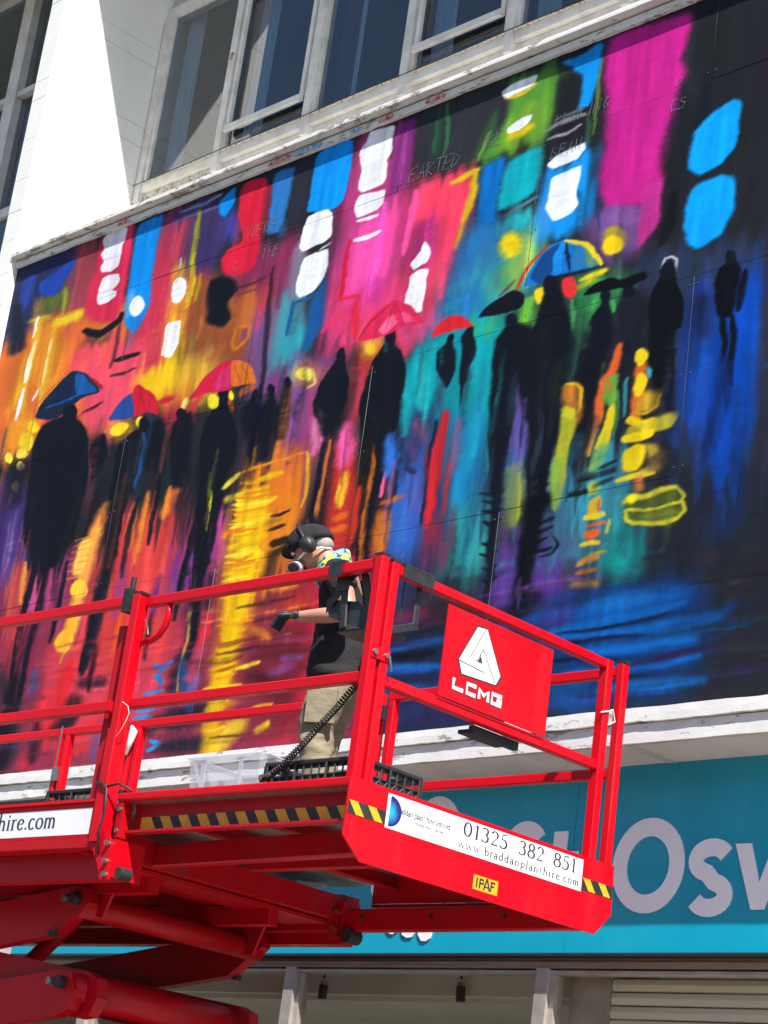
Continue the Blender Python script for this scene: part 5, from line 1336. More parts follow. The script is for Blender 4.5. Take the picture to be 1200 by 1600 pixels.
for s_, y, z, h, w, tr in (('01325', .80, -.104, .074, .355, .12), ('382', 1.235, -.104, .074, .215, .12), ('851', 1.52, -.104, .074, .205, .12), ('www.braddanplanthire.com', .77, -.168, .043, .985, .16), ('Braddan plant hire limited', .30, -.103, .034, .40, 0), ('Powered Access Solutions', .44, -.132, .017, .22, 0)):
    tx = MB(); text_mb(tx, s_, (.0125, y, z), ax, ay, h, width=w, nrm=up, track=tr); tx.build('lettering', 'ink', sg, fix=False)
m_, n_, l_, p_, o_ = newmat('blue_logo'); gr = n_.new('ShaderNodeTexGradient'); gr.gradient_type = 'SPHERICAL'; tcn = n_.new('ShaderNodeTexCoord'); mpn = n_.new('ShaderNodeMapping'); mpn.inputs['Location'].default_value = (0, -.265 * 16, .11 * 16); mpn.inputs['Scale'].default_value = (16, 16, 16)
l_.new(tcn.outputs['Object'], mpn.inputs[0]); l_.new(mpn.outputs[0], gr.inputs[0]); rp = n_.new('ShaderNodeValToRGB'); rp.color_ramp.elements[0].color = (.01, .012, .18, 1); rp.color_ramp.elements[1].color = (.02, .5, .8, 1); l_.new(gr.outputs['Color'], rp.inputs[0]); l_.new(rp.outputs[0], p_.inputs['Base Color']); M['blue_logo'] = m_
MB().add([(.0122, .258 + x, -.106 + z) for x, z in [(0, -.075)] + arc(.0, 0, .085, .075, -90, 90, 14) + [(0, .075)]], [tuple(range(17))]).build('company_logo', 'blue_logo', sg, fix=False)
ip = MB().box(.0102, .0118, .915, 1.104, -.349, -.276).build('sticker', 'hazard_yellow', ep)
tx = MB(); yy = .93; zz = -.337; hh = .05
def blk(pts, w=.011, z=0): q, f = ribbon(pts, w); tx.add([(.0124 + z, yy + a, zz + b_) for a, b_ in q], f)
blk([(.012, 0), (.012, hh)]); blk([(.035, 0), (.035, hh)]); blk([(.035, hh - .005), (.062, hh - .005), (.062, .026), (.035, .026)], .010, .0001)
blk([(.066, -.002), (.088, hh + .008)], .011, .0002); blk([(.088, hh + .008), (.112, -.002)], .011, .0003); blk([(.072, .014), (.108, .014)], .007, .0001); blk([(.122, 0), (.122, hh)]); blk([(.122, hh - .005), (.152, hh - .005)], .010, .0002); blk([(.122, .026), (.146, .026)], .009, .0003)
tx.build('lettering', 'ink', ip, fix=False)

# end guard frame
lp('end_post', 'red', MB().beam((-.028, .103, -.02), (-.028, .103, 1.115), .056, .056))
lp('end_post', 'red', MB().beam((-.028, 1.853, .0), (-.028, 1.853, 1.11), .056, .062))
lp('top_rail', 'red', MB().beam((-.028, .132, 1.085), (-.028, 1.88, 1.085), .052, .052))
lp('mid_rail', 'red', MB().beam((-.028, .132, .512), (-.028, 1.822, .512), .05, .054))
bd = lp('logo_board', 'red', MB().box(.002, .008, .50, 1.35, .542, 1.022).box(-.02, .002, .50, 1.35, .528, .538))
for y, z in ((.985, .93), (1.22, .96), (1.22, .80), (1.02, .70), (1.22, .65)): MB().disc((.008, y, z), (1, 0, 0), .009, .004, 8).build('rivet', 'red', bd)
# triangular emblem: dark outline, white faces, fold lines
def by(px, py):      # board coordinates in 0..1 of the board
    return (.50 + px * .85, 1.022 - py * .48)
tri = [(.275, .115), (.362, .10), (.525, .545), (.49, .655), (.18, .68), (.14, .54)]
def poly_on(mb, pts, x, mi=0): mb.add([(x, *by(a, b_)) for a, b_ in pts], [tuple(range(len(pts)))], mi)
cxy = (sum(p[0] for p in tri) / 6, sum(p[1] for p in tri) / 6)
em = MB(); poly_on(em, [(cxy[0] + (a - cxy[0]) * 1.07, cxy[1] + (b_ - cxy[1]) * 1.07) for a, b_ in tri], .0092, 1); poly_on(em, tri, .0100, 0)
def fold(pts, w=.006, x=.0106):
    q, f = ribbon([by(a, b_) for a, b_ in pts], w); em.add([(x, *p) for p in q], f, 1)
fold([(.35, .105), (.235, .47), (.325, .485)], .005); fold([(.345, .33), (.30, .48)], .005, x=.0107); fold([(.345, .33), (.485, .65)], .005, x=.0108); fold([(.14, .55), (.37, .575), (.325, .40)], .005, x=.0109)
poly_on(em, [(.325, .42), (.35, .49), (.305, .485)], .0111, 1)
em.build('emblem', ['logo_white', 'line_ink'], bd, fix=False)
lg = MB()
def blk2(pts, w, x, mi):
    q, f = ribbon([(.592 + a * .385, .603 + b_ * .056) for a, b_ in pts], w); lg.add([(x, *p) for p in q], f, mi)
LC = [[(.02, 1.0), (.02, .1), (.22, .1)], [(.47, .95), (.29, .95), (.29, .1), (.47, .1)], [(.54, .0), (.54, .9), (.63, .45), (.72, .9), (.72, .0)], [(1.0, .95), (.80, .95), (.80, .1), (.99, .1), (.99, .5), (.9, .5)]]
for k, g_ in enumerate(LC): blk2(g_, .031, .0092 + k * 1e-4, 1); blk2(g_, .022, .0102 + k * 1e-4, 0)
lg.build('maker_lettering', ['logo_white', 'line_ink'], bd, fix=False)
lp('board_bracket', 'black_plastic', MB().box(-.09, -.055, .86, 1.22, .44, .485).box(-.2, -.09, .9, 1.2, .46, .48))

# front guard of the extension
lp('corner_post', 'red', MB().beam((-.028, .022, -.02), (-.028, .022, 1.125), .056, .056).box(-.055, -.001, -.006, -.0045, .0, .001))
lp('post_cap', 'black_plastic', MB().box(-.058, .002, -.008, .052, 1.126, 1.138).box(-.058, .002, .073, .133, 1.116, 1.13))
lp('top_rail', 'red', MB().beam((-1.81, .030, 1.09), (-.058, .030, 1.09), .05, .056))
lp('mid_rail', 'red', MB().beam((-1.81, .030, .508), (-.058, .030, .508), .05, .054))
lp('locking_plate', 'red', MB().box(.0005, .006, .0, .13, .60, .66))
for y in (.02, .105): lp('bolt', 'steel', MB().disc((.006, y, .63), (1, 0, 0), .014, .012, 8))
lp('lock_pin', 'steel', MB().tube([(.02, .115, .63), (.03, .12, .58), (.028, .13, .555)], .005, 6))
# left corner post of the extension (tall square tube) and the fixed guard beside it
lp('corner_post', 'red', MB().beam((-1.855, -.002, .36), (-1.855, -.002, 1.125), .075, .065).beam((-1.855, -.002, -.26), (-1.855, -.002, .36), .092, .078))
lp('post_cap', 'black_plastic', MB().box(-1.875, -1.815, -.036, .032, 1.126, 1.140))
lp('fixed_post', 'red_dull', MB().beam((-2.03, .075, -.30), (-2.03, .075, .98), .075, .06))
lp('top_rail', 'red', MB().beam((-6.1, -.018, 1.095), (-1.955, -.018, 1.095), .05, .058))
lp('mid_rail', 'red', MB().beam((-6.1, -.018, .492), (-1.92, -.018, .492), .05, .058))
for x in (-3.9, -6.07): lp('fixed_post', 'red', MB().beam((x, -.018, -.06), (x, -.018, 1.07), .056, .056))
lp('rail_end', 'black_plastic', MB().box(-1.956, -1.912, -.05, .012, 1.03, 1.165).tube([(-1.925, -.02, 1.16), (-1.925, -.02, 1.235)], .016, 8))
lp('grab_handle', 'red', MB().tube([(-1.64, .03, 1.075), (-1.632, .03, 1.0), (-1.645, .03, .94), (-1.685, .03, .89), (-1.745, .03, .865), (-1.83, .03, .858)], .019, 10), smooth=True)
lp('safety_wire', 'steel', MB().tube([(-1.79, .0, .98), (-1.76, .0, .94), (-1.735, -.005, .89), (-1.78, -.005, .9)], .004, 6))
lp('safety_wire', 'zip_white', MB().tube([(-1.80, -.05, .50), (-1.74, -.055, .47), (-1.72, -.055, .43), (-1.735, -.055, .39), (-1.765, -.055, .34), (-1.81, -.045, .31)], .0022, 6))
lp('hose', 'black_plastic', MB().tube([(-1.91, -.045, .06), (-1.84, -.06, .05), (-1.80, -.055, .02), (-1.79, -.05, -.1), (-1.81, -.05, -.2), (-1.80, -.04, -.33)], .008, 6), smooth=True)
lp('hose', 'black_plastic', MB().tube([(-1.80, -.055, .03), (-1.74, -.03, .05), (-1.69, .0, .03), (-1.66, .05, -.01)], .007, 6), smooth=True)
# far guard
for x0, x1 in ((-1.80, -.03), (-4.20, -1.86), (-6.1, -4.24)):
    lp('top_rail', 'red', MB().beam((x0, 2.0, 1.085), (x1, 2.0, 1.085), .05, .056)); lp('mid_rail', 'red', MB().beam((x0, 2.0, .505), (x1, 2.0, .505), .05, .054))
for x in (-.028, -1.775, -1.885, -4.18, -4.27, -4.98, -5.06): lp('far_post', 'red', MB().beam((x, 2.0, -.05), (x, 2.0, 1.057 if x < -.1 else 1.13), .056, .052))
lp('post_cap', 'black_plastic', MB().box(-.058, .002, 1.972, 2.03, 1.131, 1.145))
lp('gate_latch', 'steel', MB().box(-5.06, -4.99, 1.955, 1.972, .72, .82).tube([(-5.03, 1.96, .8), (-5.03, 1.96, 1.12)], .008, 6))
lp('rag', 'zip_white', MB().tube([(-4.23, 1.95, 1.06), (-4.19, 1.94, 1.02), (-4.21, 1.94, .94), (-4.24, 1.945, .86)], [.012, .03, .022, .01], 8), smooth=True)
lp('clip', 'black_plastic', MB().box(-1.86, -1.80, 1.94, 1.972, .93, 1.02).tube([(-1.83, 1.95, .93), (-1.835, 1.945, .84), (-1.80, 1.945, .78)], .004, 6))
lp('zip_tie', 'zip_white', MB().tube([(.004, 1.80, .80), (.01, 1.86, .82), (.006, 1.90, .84), (.004, 1.93, .78), (.006, 1.87, .745)], .005, 6))
lp('grab_handle', 'red', MB().tube([(-3.95, 1.97, .12), (-3.95, 1.97, .34), (-3.98, 1.97, .40), (-4.05, 1.97, .42), (-4.14, 1.97, .42)], .017, 8), smooth=True)

# control basket hung in the near corner
cb = lp('control_basket', 'black_metal', MB())
def cpart(name, mb, m='black_metal'): return mb.build(name, m, cb)
cpart('hook', MB().beam((-.37, .03, 1.128), (-.28, .03, 1.128), .07, .016).beam((-.37, -.003, 1.09), (-.28, -.003, 1.09), .006, .085).beam((-.37, .062, 1.06), (-.28, .062, 1.06), .006, .13))
cpart('hook', MB().beam((-.028, .155, 1.121), (-.028, .38, 1.121), .07, .018).beam((.003, .155, 1.088), (.003, .38, 1.088), .006, .07))
cpart('side_bar', MB().beam((-.33, .075, 1.1), (-.30, .075, .80), .012, .05, up=(1, 0, 0)).beam((-.24, .075, 1.09), (-.42, .075, .93), .012, .035, up=(0, 0, 1)).beam((-.20, .075, 1.10), (-.10, .075, .80), .012, .05, up=(1, 0, 0)))
cpart('side_plate', MB().prism([(-.46, .97), (-.42, .87), (-.14, .775), (-.10, .83), (-.22, .93)], (0, .085, 0), (1, 0, 0), (0, 0, 1), (0, .006, 0)))
cpart('side_plate', MB().prism([(-.46, .97), (-.46, .90), (-.33, 1.03), (-.30, 1.08), (-.36, 1.08)], (0, .095, 0), (1, 0, 0), (0, 0, 1), (0, .006, 0)))
cpart('tray', MB().box(-.36, -.075, .10, .30, .785, .795))
cpart('end_frame', MB().beam((-.062, .16, 1.11), (-.062, .145, .83), .012, .04, up=(0, 1, 0)).beam((-.062, .345, 1.10), (-.062, .345, .86), .012, .04, up=(0, 1, 0)).beam((-.062, .14, .775), (-.062, .36, .865), .012, .045).beam((-.062, .15, 1.09), (-.062, .345, 1.085), .012, .03).beam((-.062, .12, .83), (-.062, .12, .74), .012, .07, up=(0, 1, 0)))
cpart('stay', MB().tube([(-.07, .17, 1.0), (-.2, .3, 1.01), (-.33, .4, 1.0)], .004, 6).tube([(-.08, .25, 1.07), (-.09, .26, .86)], .004, 6))
# coiled control cable
hx = []; path = [Vector(p) for p in ((-.095, .085, .76), (-.115, .07, .60), (-.135, .066, .49), (-.24, .064, .385), (-.355, .062, .29), (-.47, .062, .19), (-.585, .062, .10), (-.66, .064, .060), (-.74, .068, .045))]
cum = [0.0]
for a, b_ in zip(path, path[1:]): cum.append(cum[-1] + (b_ - a).length)
turns = 62; N = turns * 9
for i in range(N + 1):
    s_ = cum[-1] * i / N; k = max(j for j in range(len(cum) - 1) if cum[j] <= s_ + 1e-9); a, b_ = path[k], path[k + 1]; t = (s_ - cum[k]) / (cum[k + 1] - cum[k]); p = a.lerp(b_, t); d = (b_ - a).normalized(); u = d.cross(Vector((0, 1, 0))).normalized(); v_ = d.cross(u); an = 2 * math.pi * turns * i / N
    hx.append(p + (u * math.cos(an) + v_ * math.sin(an)) * .0148)
lp('coiled_cable', 'black_plastic', MB().tube(hx, .0052, 5), smooth=True)

# fixed platform: side skirt with sticker, lower frame beam, brackets
sk = lp('side_skirt', 'red', MB().box(-6.2, -1.905, -.012, .012, -.225, -.035).box(-6.2, -1.905, -.03, .01, -.038, -.022))
st_ = MB().box(-4.75, -1.94, -.0145, -.0125, -.212, -.068).build('sticker', 'white_vinyl', sk)
tx = MB(); text_mb(tx, 'www.braddanplanthire.com', (-3.965, -.0150, -.168), (1, 0, 0), (0, 0, 1), .098, width=1.73, nrm=(0, -1, 0), track=.04)
tx.build('lettering', 'ink', st_, fix=False)
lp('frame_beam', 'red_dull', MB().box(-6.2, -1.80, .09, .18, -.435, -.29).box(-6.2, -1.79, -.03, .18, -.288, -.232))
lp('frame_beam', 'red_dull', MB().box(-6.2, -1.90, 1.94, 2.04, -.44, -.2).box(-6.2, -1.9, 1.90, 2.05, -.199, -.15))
br = lp('bracket', 'red', MB().prism([(-1.80, -.20), (-1.735, -.235), (-1.70, -.30), (-1.685, -.465), (-1.76, -.465), (-1.80, -.38), (-1.86, -.30)], (0, -.034, 0), (1, 0, 0), (0, 0, 1), (0, .012, 0)).box(-1.715, -1.685, -.03, .18, -.45, -.25))
for x, z in ((-1.725, -.275), (-1.72, -.37), (-1.71, -.44)): MB().tube([(x, -.035, z), (x, -.06, z)], .014, 8).build('bolt', 'steel', br)
lp('roller', 'rubber', MB().tube([(-1.66, .0, -.425), (-1.66, .08, -.425)], .034, 16))
br = lp('bracket', 'red_dull', MB().prism([(-2.0, -.18), (-1.86, -.20), (-1.83, -.42), (-1.93, -.42)], (0, 1.86, 0), (1, 0, 0), (0, 0, 1), (0, .014, 0)).box(-1.865, -1.835, 1.86, 2.0, -.41, -.2))
for z in (-.26, -.36): MB().tube([(-1.88, 1.86, z), (-1.88, 1.83, z)], .014, 8).build('bolt', 'steel', br)
lp('roller', 'rubber', MB().tube([(-1.79, 1.86, -.40), (-1.79, 1.96, -.40)], .045, 14))
for x in (-1.95, -2.5, -3.1, -3.7, -4.3, -4.9, -5.5): lp('cross_beam', 'red_dull', MB().box(x - .05, x + .05, .11, 1.93, -.30, -.16))
lp('diagonal_plate', 'red_dull', MB().prism([(-2.15, .2), (-1.97, .2), (-1.97, 1.9), (-2.35, 1.9)], (0, 0, -.33), (1, 0, 0), (0, 1, 0), (0, 0, .02)))
lp('inner_rail', 'red_dull', MB().box(-6.0, -2.0, .50, .58, -.42, -.31).box(-6.0, -2.0, 1.42, 1.50, -.42, -.31))
lp('hydraulic_rod', 'steel', MB().tube([(-3.9, .62, -.62), (-2.5, .62, -.47)], .018, 10))

# scissor stack
XR, XL, DZ, Z1 = -2.56, -6.3, .47, -.51
NEAR, FAR = .45, 1.80
def arm(name, y, x0, z0, x1, z1, m='red_dull', h=.26, w=.075, endcut=True):
    d = Vector((x1 - x0, 0, z1 - z0)); L_ = d.length; d.normalize(); u = Vector((-d.z, 0, d.x))
    pr = [(-.02, h * .5), (.10, h * .38), (.13, h * .05), (-.16, -h * .5)] if endcut else [(-.02, h * .5), (.09, h * .4), (.13, 0), (.09, -h * .4), (-.02, -h * .5)]
    poly = [(L_ + a, b_) for a, b_ in pr] + [(-.02, -h * .5), (-.1, -h * .35), (-.13, 0), (-.1, h * .35), (-.02, h * .5)]
    return lp(name, m, MB().prism(poly, (x0, y, z0), tuple(d), tuple(u), (0, w, 0)))
for k in range(4):
    zt = Z1 - k * DZ; zb = zt - DZ
    for y, s_ in ((NEAR, 1), (FAR, -1)):
        a1 = arm('scissor_arm', y, XL, zb, XR, zt, endcut=(k == 0)); arm('scissor_arm', y + s_ * .09, XL, zt, XR + .1, zb, endcut=False)
        if k == 0: MB().disc((XR - .14, y - .012 if s_ > 0 else y + .076, zt - .13), (0, 0, -1), .03, .03, 8).build('stop_pad', 'rubber', a1)
        a1b = (y - .05) if s_ > 0 else y + .12
        pin = lp('pivot_pin', 'steel', MB().tube([(XR - .03, y - .07, zt + .05), (XR - .03, y + .02, zt + .05)], .022, 10)); lp('pivot_bush', 'black_plastic', MB().tube([(XR + .02, y - .05, zt + .05), (XR + .02, y + .02, zt + .05)], .036, 12))
    lp('cross_tube', 'red_dull', MB().tube([(XR + .03, NEAR + .02, zt + .02), (XR + .03, FAR + .06, zt + .02)], .072 if k == 0 else .10, 20), smooth=True)
    lp('cross_tube', 'red_dull', MB().tube([(XL, NEAR + .02, zt), (XL, FAR + .06, zt)], .07, 16), smooth=True)
    lp('centre_tube', 'red_dull', MB().tube([((XL + XR) / 2, NEAR, (zt + zb) / 2), ((XL + XR) / 2, FAR + .08, (zt + zb) / 2)], .07, 16), smooth=True)
for y in (NEAR - .01, FAR + .01): lp('arm_mount', 'red_dull', MB().prism([(-2.31, -.30), (-2.69, -.30), (-2.55, -.53), (-2.41, -.55)], (0, y + .1 if y < 1 else y - .1, 0), (1, 0, 0), (0, 0, 1), (0, .02, 0)))
lp('lift_cylinder', 'red_dull', MB().tube([(-5.2, .98, -1.9), (-3.9, .98, -.95)], .09, 16).tube([(-3.9, .98, -.95), (-3.2, .98, -.45)], .05, 14), smooth=True)
# chassis and wheels
zc = -LZ
lp('chassis', 'red_dull', MB().box(-6.5, -1.8, .35, 1.7, zc + .55, zc + 1.12).box(-6.3, -2.0, .2, 1.85, zc + .9, zc + 1.2))
for x in (-5.7, -2.5):
    for y in (.02, 1.70):
        wh = lp('wheel', 'rubber', MB().tube([(x, y, zc + .5), (x, y + .04, zc + .5), (x, y + .27, zc + .5), (x, y + .31, zc + .5)], [.36, .38, .38, .36], 28))
        MB().tube([(x, y - .004, zc + .5), (x, y + .314, zc + .5)], .2, 18).build('rim', 'red_dull', wh)

# ================================================================== THINGS ON THE DECK
def crate(loc, L_, W_, H_, lab, grp):
    t = empty('plastic_crate', loc, lab, 'crate', grp, rz=LYAW)
    MB().box(.01, L_ - .01, .01, W_ - .01, 0, .006).build('base', 'black_plastic', t)
    def side(name, o, d, n_, ln_):
        o = Vector(o); d = Vector(d); nr = Vector(n_); mb = MB(); k = max(4, int(ln_ / .055)); hz = H_
        mb.beam(o + Vector((0, 0, hz - .012)), o + d * ln_ + Vector((0, 0, hz - .012)), .022, .024); mb.beam(o + Vector((0, 0, .012)), o + d * ln_ + Vector((0, 0, .012)), .014, .022); mb.beam(o + Vector((0, 0, hz * .52)), o + d * ln_ + Vector((0, 0, hz * .52)), .010, .012)
        for i in range(k + 1):
            p = o + d * (ln_ * i / k); mb.beam(p + Vector((0, 0, .02)), p + Vector((0, 0, hz - .02)), .012 if i % 4 else .03, .012, up=tuple(d))
        for i in range(k):
            p = o + d * (ln_ * i / k); q = o + d * (ln_ * (i + 1) / k); mb.beam(p + Vector((0, 0, .02)), q + Vector((0, 0, hz * .52)), .006, .010)
        w_ = .004; a = o + nr * -.006; e = a + d * ln_
        for z0, z1 in ((.004, hz * .5), (hz * .74, hz - .004)): mb.beam(a + Vector((0, 0, (z0 + z1) / 2)), e + Vector((0, 0, (z0 + z1) / 2)), w_, z1 - z0, ch=.001)
        mb.build(name, 'black_plastic', t)
    side('side', (0, .008, 0), (1, 0, 0), (0, -1, 0), L_); side('side', (0, W_ - .008, 0), (1, 0, 0), (0, 1, 0), L_); side('end', (.008, 0, 0), (0, 1, 0), (-1, 0, 0), W_); side('end', (L_ - .008, 0, 0), (0, 1, 0), (1, 0, 0), W_)
    return t
gc = 'black crates on the lift deck'
c1 = crate(lworld(-.745, .10, -.028), .66, .46, .165, "black perforated crate by the lift's near corner, under the coiled cable", gc)
crate(lworld(-2.53, .10, -.055), .56, .38, .135, 'black low crate just left of the tall rail post, above the white web address sticker', gc)
crate(lworld(-3.16, .14, -.055), .56, .38, .105, 'black low crate at the left picture edge, behind the side skirt', gc)
# bottles of paint peeping over the crate rims
# clear storage box
bx_ = empty('storage_box', lworld(-1.60, .32, -.028), 'clear plastic storage box on the deck behind the lower front rail', 'box', rz=LYAW)
def taper_shell(mb, x0, x1, y0, y1, z0, z1, tpr, th):
    for (a0, b0, a1, b1) in ((x0, y0, x1, y0), (x1, y0, x1, y1), (x1, y1, x0, y1), (x0, y1, x0, y0)):
        sx = lambda x, y, k: (x + (tpr if x == x0 else -tpr) * k, y + (tpr if y == y0 else -tpr) * k)
        p0 = sx(a0, b0, 1); p1 = sx(a1, b1, 1); mb.add([(*p0, z0), (*p1, z0), (a1, b1, z1), (a0, b0, z1)], [(0, 1, 2, 3)])
    mb.add([(x0 + tpr, y0 + tpr, z0), (x1 - tpr, y0 + tpr, z0), (x1 - tpr, y1 - tpr, z0), (x0 + tpr, y1 - tpr, z0)], [(0, 1, 2, 3)]); return mb
taper_shell(MB(), 0, .56, 0, .40, 0.004, .285, .025, .003).build('tub', 'clear_plastic', bx_)
MB().beam((-.008, 0, .29), (.568, 0, .29), .03, .016).beam((-.008, .40, .29), (.568, .40, .29), .03, .016).beam((0, .016, .29), (0, .384, .29), .03, .016).beam((.56, .016, .29), (.56, .384, .29), .03, .016).build('rim', 'clear_plastic', bx_)
MB().box(.10, .14, -.004, .0, .02, .28).box(.40, .43, -.004, .0, .02, .28).build('rib', 'clear_plastic', bx_)
for i, (x, y, m_) in enumerate(((.12, .14, 'can_pink'), (.27, .25, 'can_blue'), (.42, .15, 'can_yellow'))): 
    cn = empty('spray_can', tuple(Vector(lworld(-1.60 + x, .32 + y, -.022))), ('pink spray can at the left inside the clear storage box', 'blue spray can in the middle of the clear storage box', 'yellow spray can at the right inside the clear storage box')[i], 'spray can', 'spray cans in the clear box')
    MB().tube([(0, 0, 0), (0, 0, .15), (0, 0, .165)], [.033, .033, .02], 14).build('can', m_, cn, smooth=False)
    MB().tube([(0, 0, .166), (0, 0, .19)], .016, 10).build('cap', 'zip_white', cn)

# ================================================================== PERSON
pyaw = math.atan2(-.5, -.866) + LYAW
per = empty('person', lworld(-1.02, .80, -.028), 'person in black T-shirt, khaki trousers, cap, ear defenders and respirator standing on the lift', 'person', rz=pyaw)
per.scale = (1.17, 1.17, 1.02)
def skinned(name, m, chains, parent=per, sub=2, smooth=True, root=None):
    """chains: lists of (point, (rx, ry)) sharing points by equality"""
    pts = {}; vs_ = []; rad = []; ed = []
    for ch in chains:
        prev = None
        for p, r_ in ch:
            k = tuple(round(c, 4) for c in p)
            if k not in pts: pts[k] = len(vs_); vs_.append(p); rad.append(r_ if isinstance(r_, tuple) else (r_, r_))
            if prev is not None and prev != pts[k]: ed.append((prev, pts[k]))
            prev = pts[k]
    me = bpy.data.meshes.new(name); me.from_pydata(vs_, ed, []); o = bpy.data.objects.new(name, me); col.objects.link(o)
    sm = o.modifiers.new('skin', 'SKIN'); sm.use_smooth_shade = True; sm.branch_smoothing = .6
    if not me.skin_vertices: 
        b = bmesh.new(); b.from_mesh(me); b.verts.layers.skin.verify(); b.to_mesh(me); b.free()
    sv = me.skin_vertices[0].data
    for i, r_ in enumerate(rad): sv[i].radius = r_; sv[i].use_root = (i == 0)
    ss = o.modifiers.new('sub', 'SUBSURF'); ss.levels = sub; ss.render_levels = sub
    dg = bpy.context.evaluated_depsgraph_get(); dg.update(); ev = o.evaluated_get(dg); nm = bpy.data.meshes.new_from_object(ev); nm.name = name
    bpy.data.objects.remove(o); no = bpy.data.objects.new(name, nm); col.objects.link(no); nm.materials.clear(); nm.materials.append(M[m]); no.parent = parent
    nm.polygons.foreach_set('use_smooth', [True] * len(nm.polygons)); return no
from mathutils import noise as mnoise
def wrinkle(o, amp, sc, seed=0.0):
    me = o.data; n = [v.normal.copy() for v in me.vertices]
    for v, nn in zip(me.vertices, n):
        q = Vector((v.co.x * sc[0], v.co.y * sc[1], v.co.z * sc[2])) + Vector((seed, 0, 0)); a = mnoise.noise(q); b_ = mnoise.noise(q * 2.3 + Vector((7, 3, 1)))
        v.co += nn * max(-.005, amp * ((1 - 2.2 * abs(a)) + .5 * (1 - 2 * abs(b_)) - .8))
    me.update()
HC = Vector((.235, 0, 1.535))       # head centre
hr = Matrix.Rotation(R(30), 3, 'Y')  # face tipped down
def hd(x, y, z): return tuple(HC + hr @ Vector((x, y, z)))
pel = (0, 0, .90)
LS, LE, LWr = (.035, .20, 1.345), (-.085, .285, 1.075), (.165, .235, 1.065)
RS, RE, RWr = (.06, -.20, 1.345), (-.02, -.27, 1.09), (.10, -.27, .90)
body = skinned('body', 'skin', [
    [(pel, (.10, .075)), ((.02, 0, 1.02), (.10, .08)), ((.035, 0, 1.2), (.11, .09)), ((.045, 0, 1.34), (.10, .075)), ((.085, 0, 1.43), (.068, .066)), ((.135, 0, 1.475), (.058, .06)), (hd(-.03, 0, -.03), (.082, .088)), (hd(.005, 0, .05), (.085, .098)), (hd(0, 0, .085), (.06, .07))],
    [(hd(-.03, 0, -.03), (.082, .088)), (hd(.06, 0, -.06), (.05, .055)), (hd(.085, 0, -.085), (.03, .035))],
    [((.045, 0, 1.34), (.10, .075)), ((.045, .13, 1.375), .065), (LS, .06), ((-.03, .245, 1.22), .05), (LE, .043), ((.05, .262, 1.068), .046), (LWr, .031), ((.20, .225, 1.072), .028)],
    [((.045, 0, 1.34), (.10, .075)), ((.05, -.13, 1.375), .065), (RS, .06), ((.055, -.245, 1.22), .05), (RE, .043), ((.04, -.275, 1.0), .042), (RWr, .029), ((.115, -.27, .87), .026)],
    [(pel, (.10, .075)), ((0, .1, .84), (.07, .075)), ((.04, .115, .64), .065), ((.05, .12, .47), .058), ((.0, .13, .28), .05), ((-.035, .135, .09), .038)],
    [(pel, (.10, .075)), ((0, -.1, .84), (.07, .075)), ((.06, -.11, .64), .065), ((.085, -.115, .47), .058), ((.045, -.125, .28), .05), ((.015, -.13, .09), .038)]])
tee = skinned('t_shirt', 'tee', [
    [((.0, 0, .735), (.188, .172)), ((.005, 0, .80), (.190, .170)), ((.01, 0, .90), (.184, .162)), ((.025, 0, 1.03), (.168, .138)), ((.04, 0, 1.2), (.172, .138)), ((.045, 0, 1.345), (.145, .105)), ((.08, 0, 1.415), (.085, .082))],
    [((.045, 0, 1.345), (.145, .105)), ((.042, .14, 1.375), .082), (LS, .082), ((-.005, .225, 1.275), .078), ((-.035, .25, 1.20), .072)],
    [((.045, 0, 1.345), (.145, .105)), ((.05, -.14, 1.375), .082), (RS, .082), ((.055, -.235, 1.27), .078), ((.055, -.25, 1.20), .072)]], sub=3)
trs = skinned('trousers', 'khaki', [
    [((.0, 0, 1.0), (.15, .125)), ((0, 0, .90), (.165, .138)), ((0, 0, .84), (.168, .14)), ((0, .095, .79), (.105, .115)), ((.03, .115, .64), .105), ((.055, .12, .48), (.088, .092)), ((.01, .13, .28), .080), ((-.02, .135, .10), .078), ((-.02, .135, .05), .072)],
    [((0, 0, .84), (.168, .14)), ((0, -.095, .79), (.105, .115)), ((.055, -.11, .64), .105), ((.09, -.115, .48), (.088, .092)), ((.055, -.125, .28), .080), ((.025, -.13, .10), .078), ((.025, -.13, .05), .072)]], sub=3)
wrinkle(tee, .011, (9, 9, 15)); wrinkle(trs, .012, (9, 9, 11), 4.0)
MB().box(-.06, .08, .205, .228, .50, .68).build('cargo_pocket', 'khaki', trs, smooth=False)
for y, x in ((.135, -.035), (-.13, .015)):
    skinned('shoe', 'shoe', [[((x - .05, y, .045), (.042, .042)), ((x + .03, y, .05), (.045, .05)), ((x + .12, y, .035), (.045, .034)), ((x + .18, y, .03), (.035, .026))]], sub=1)
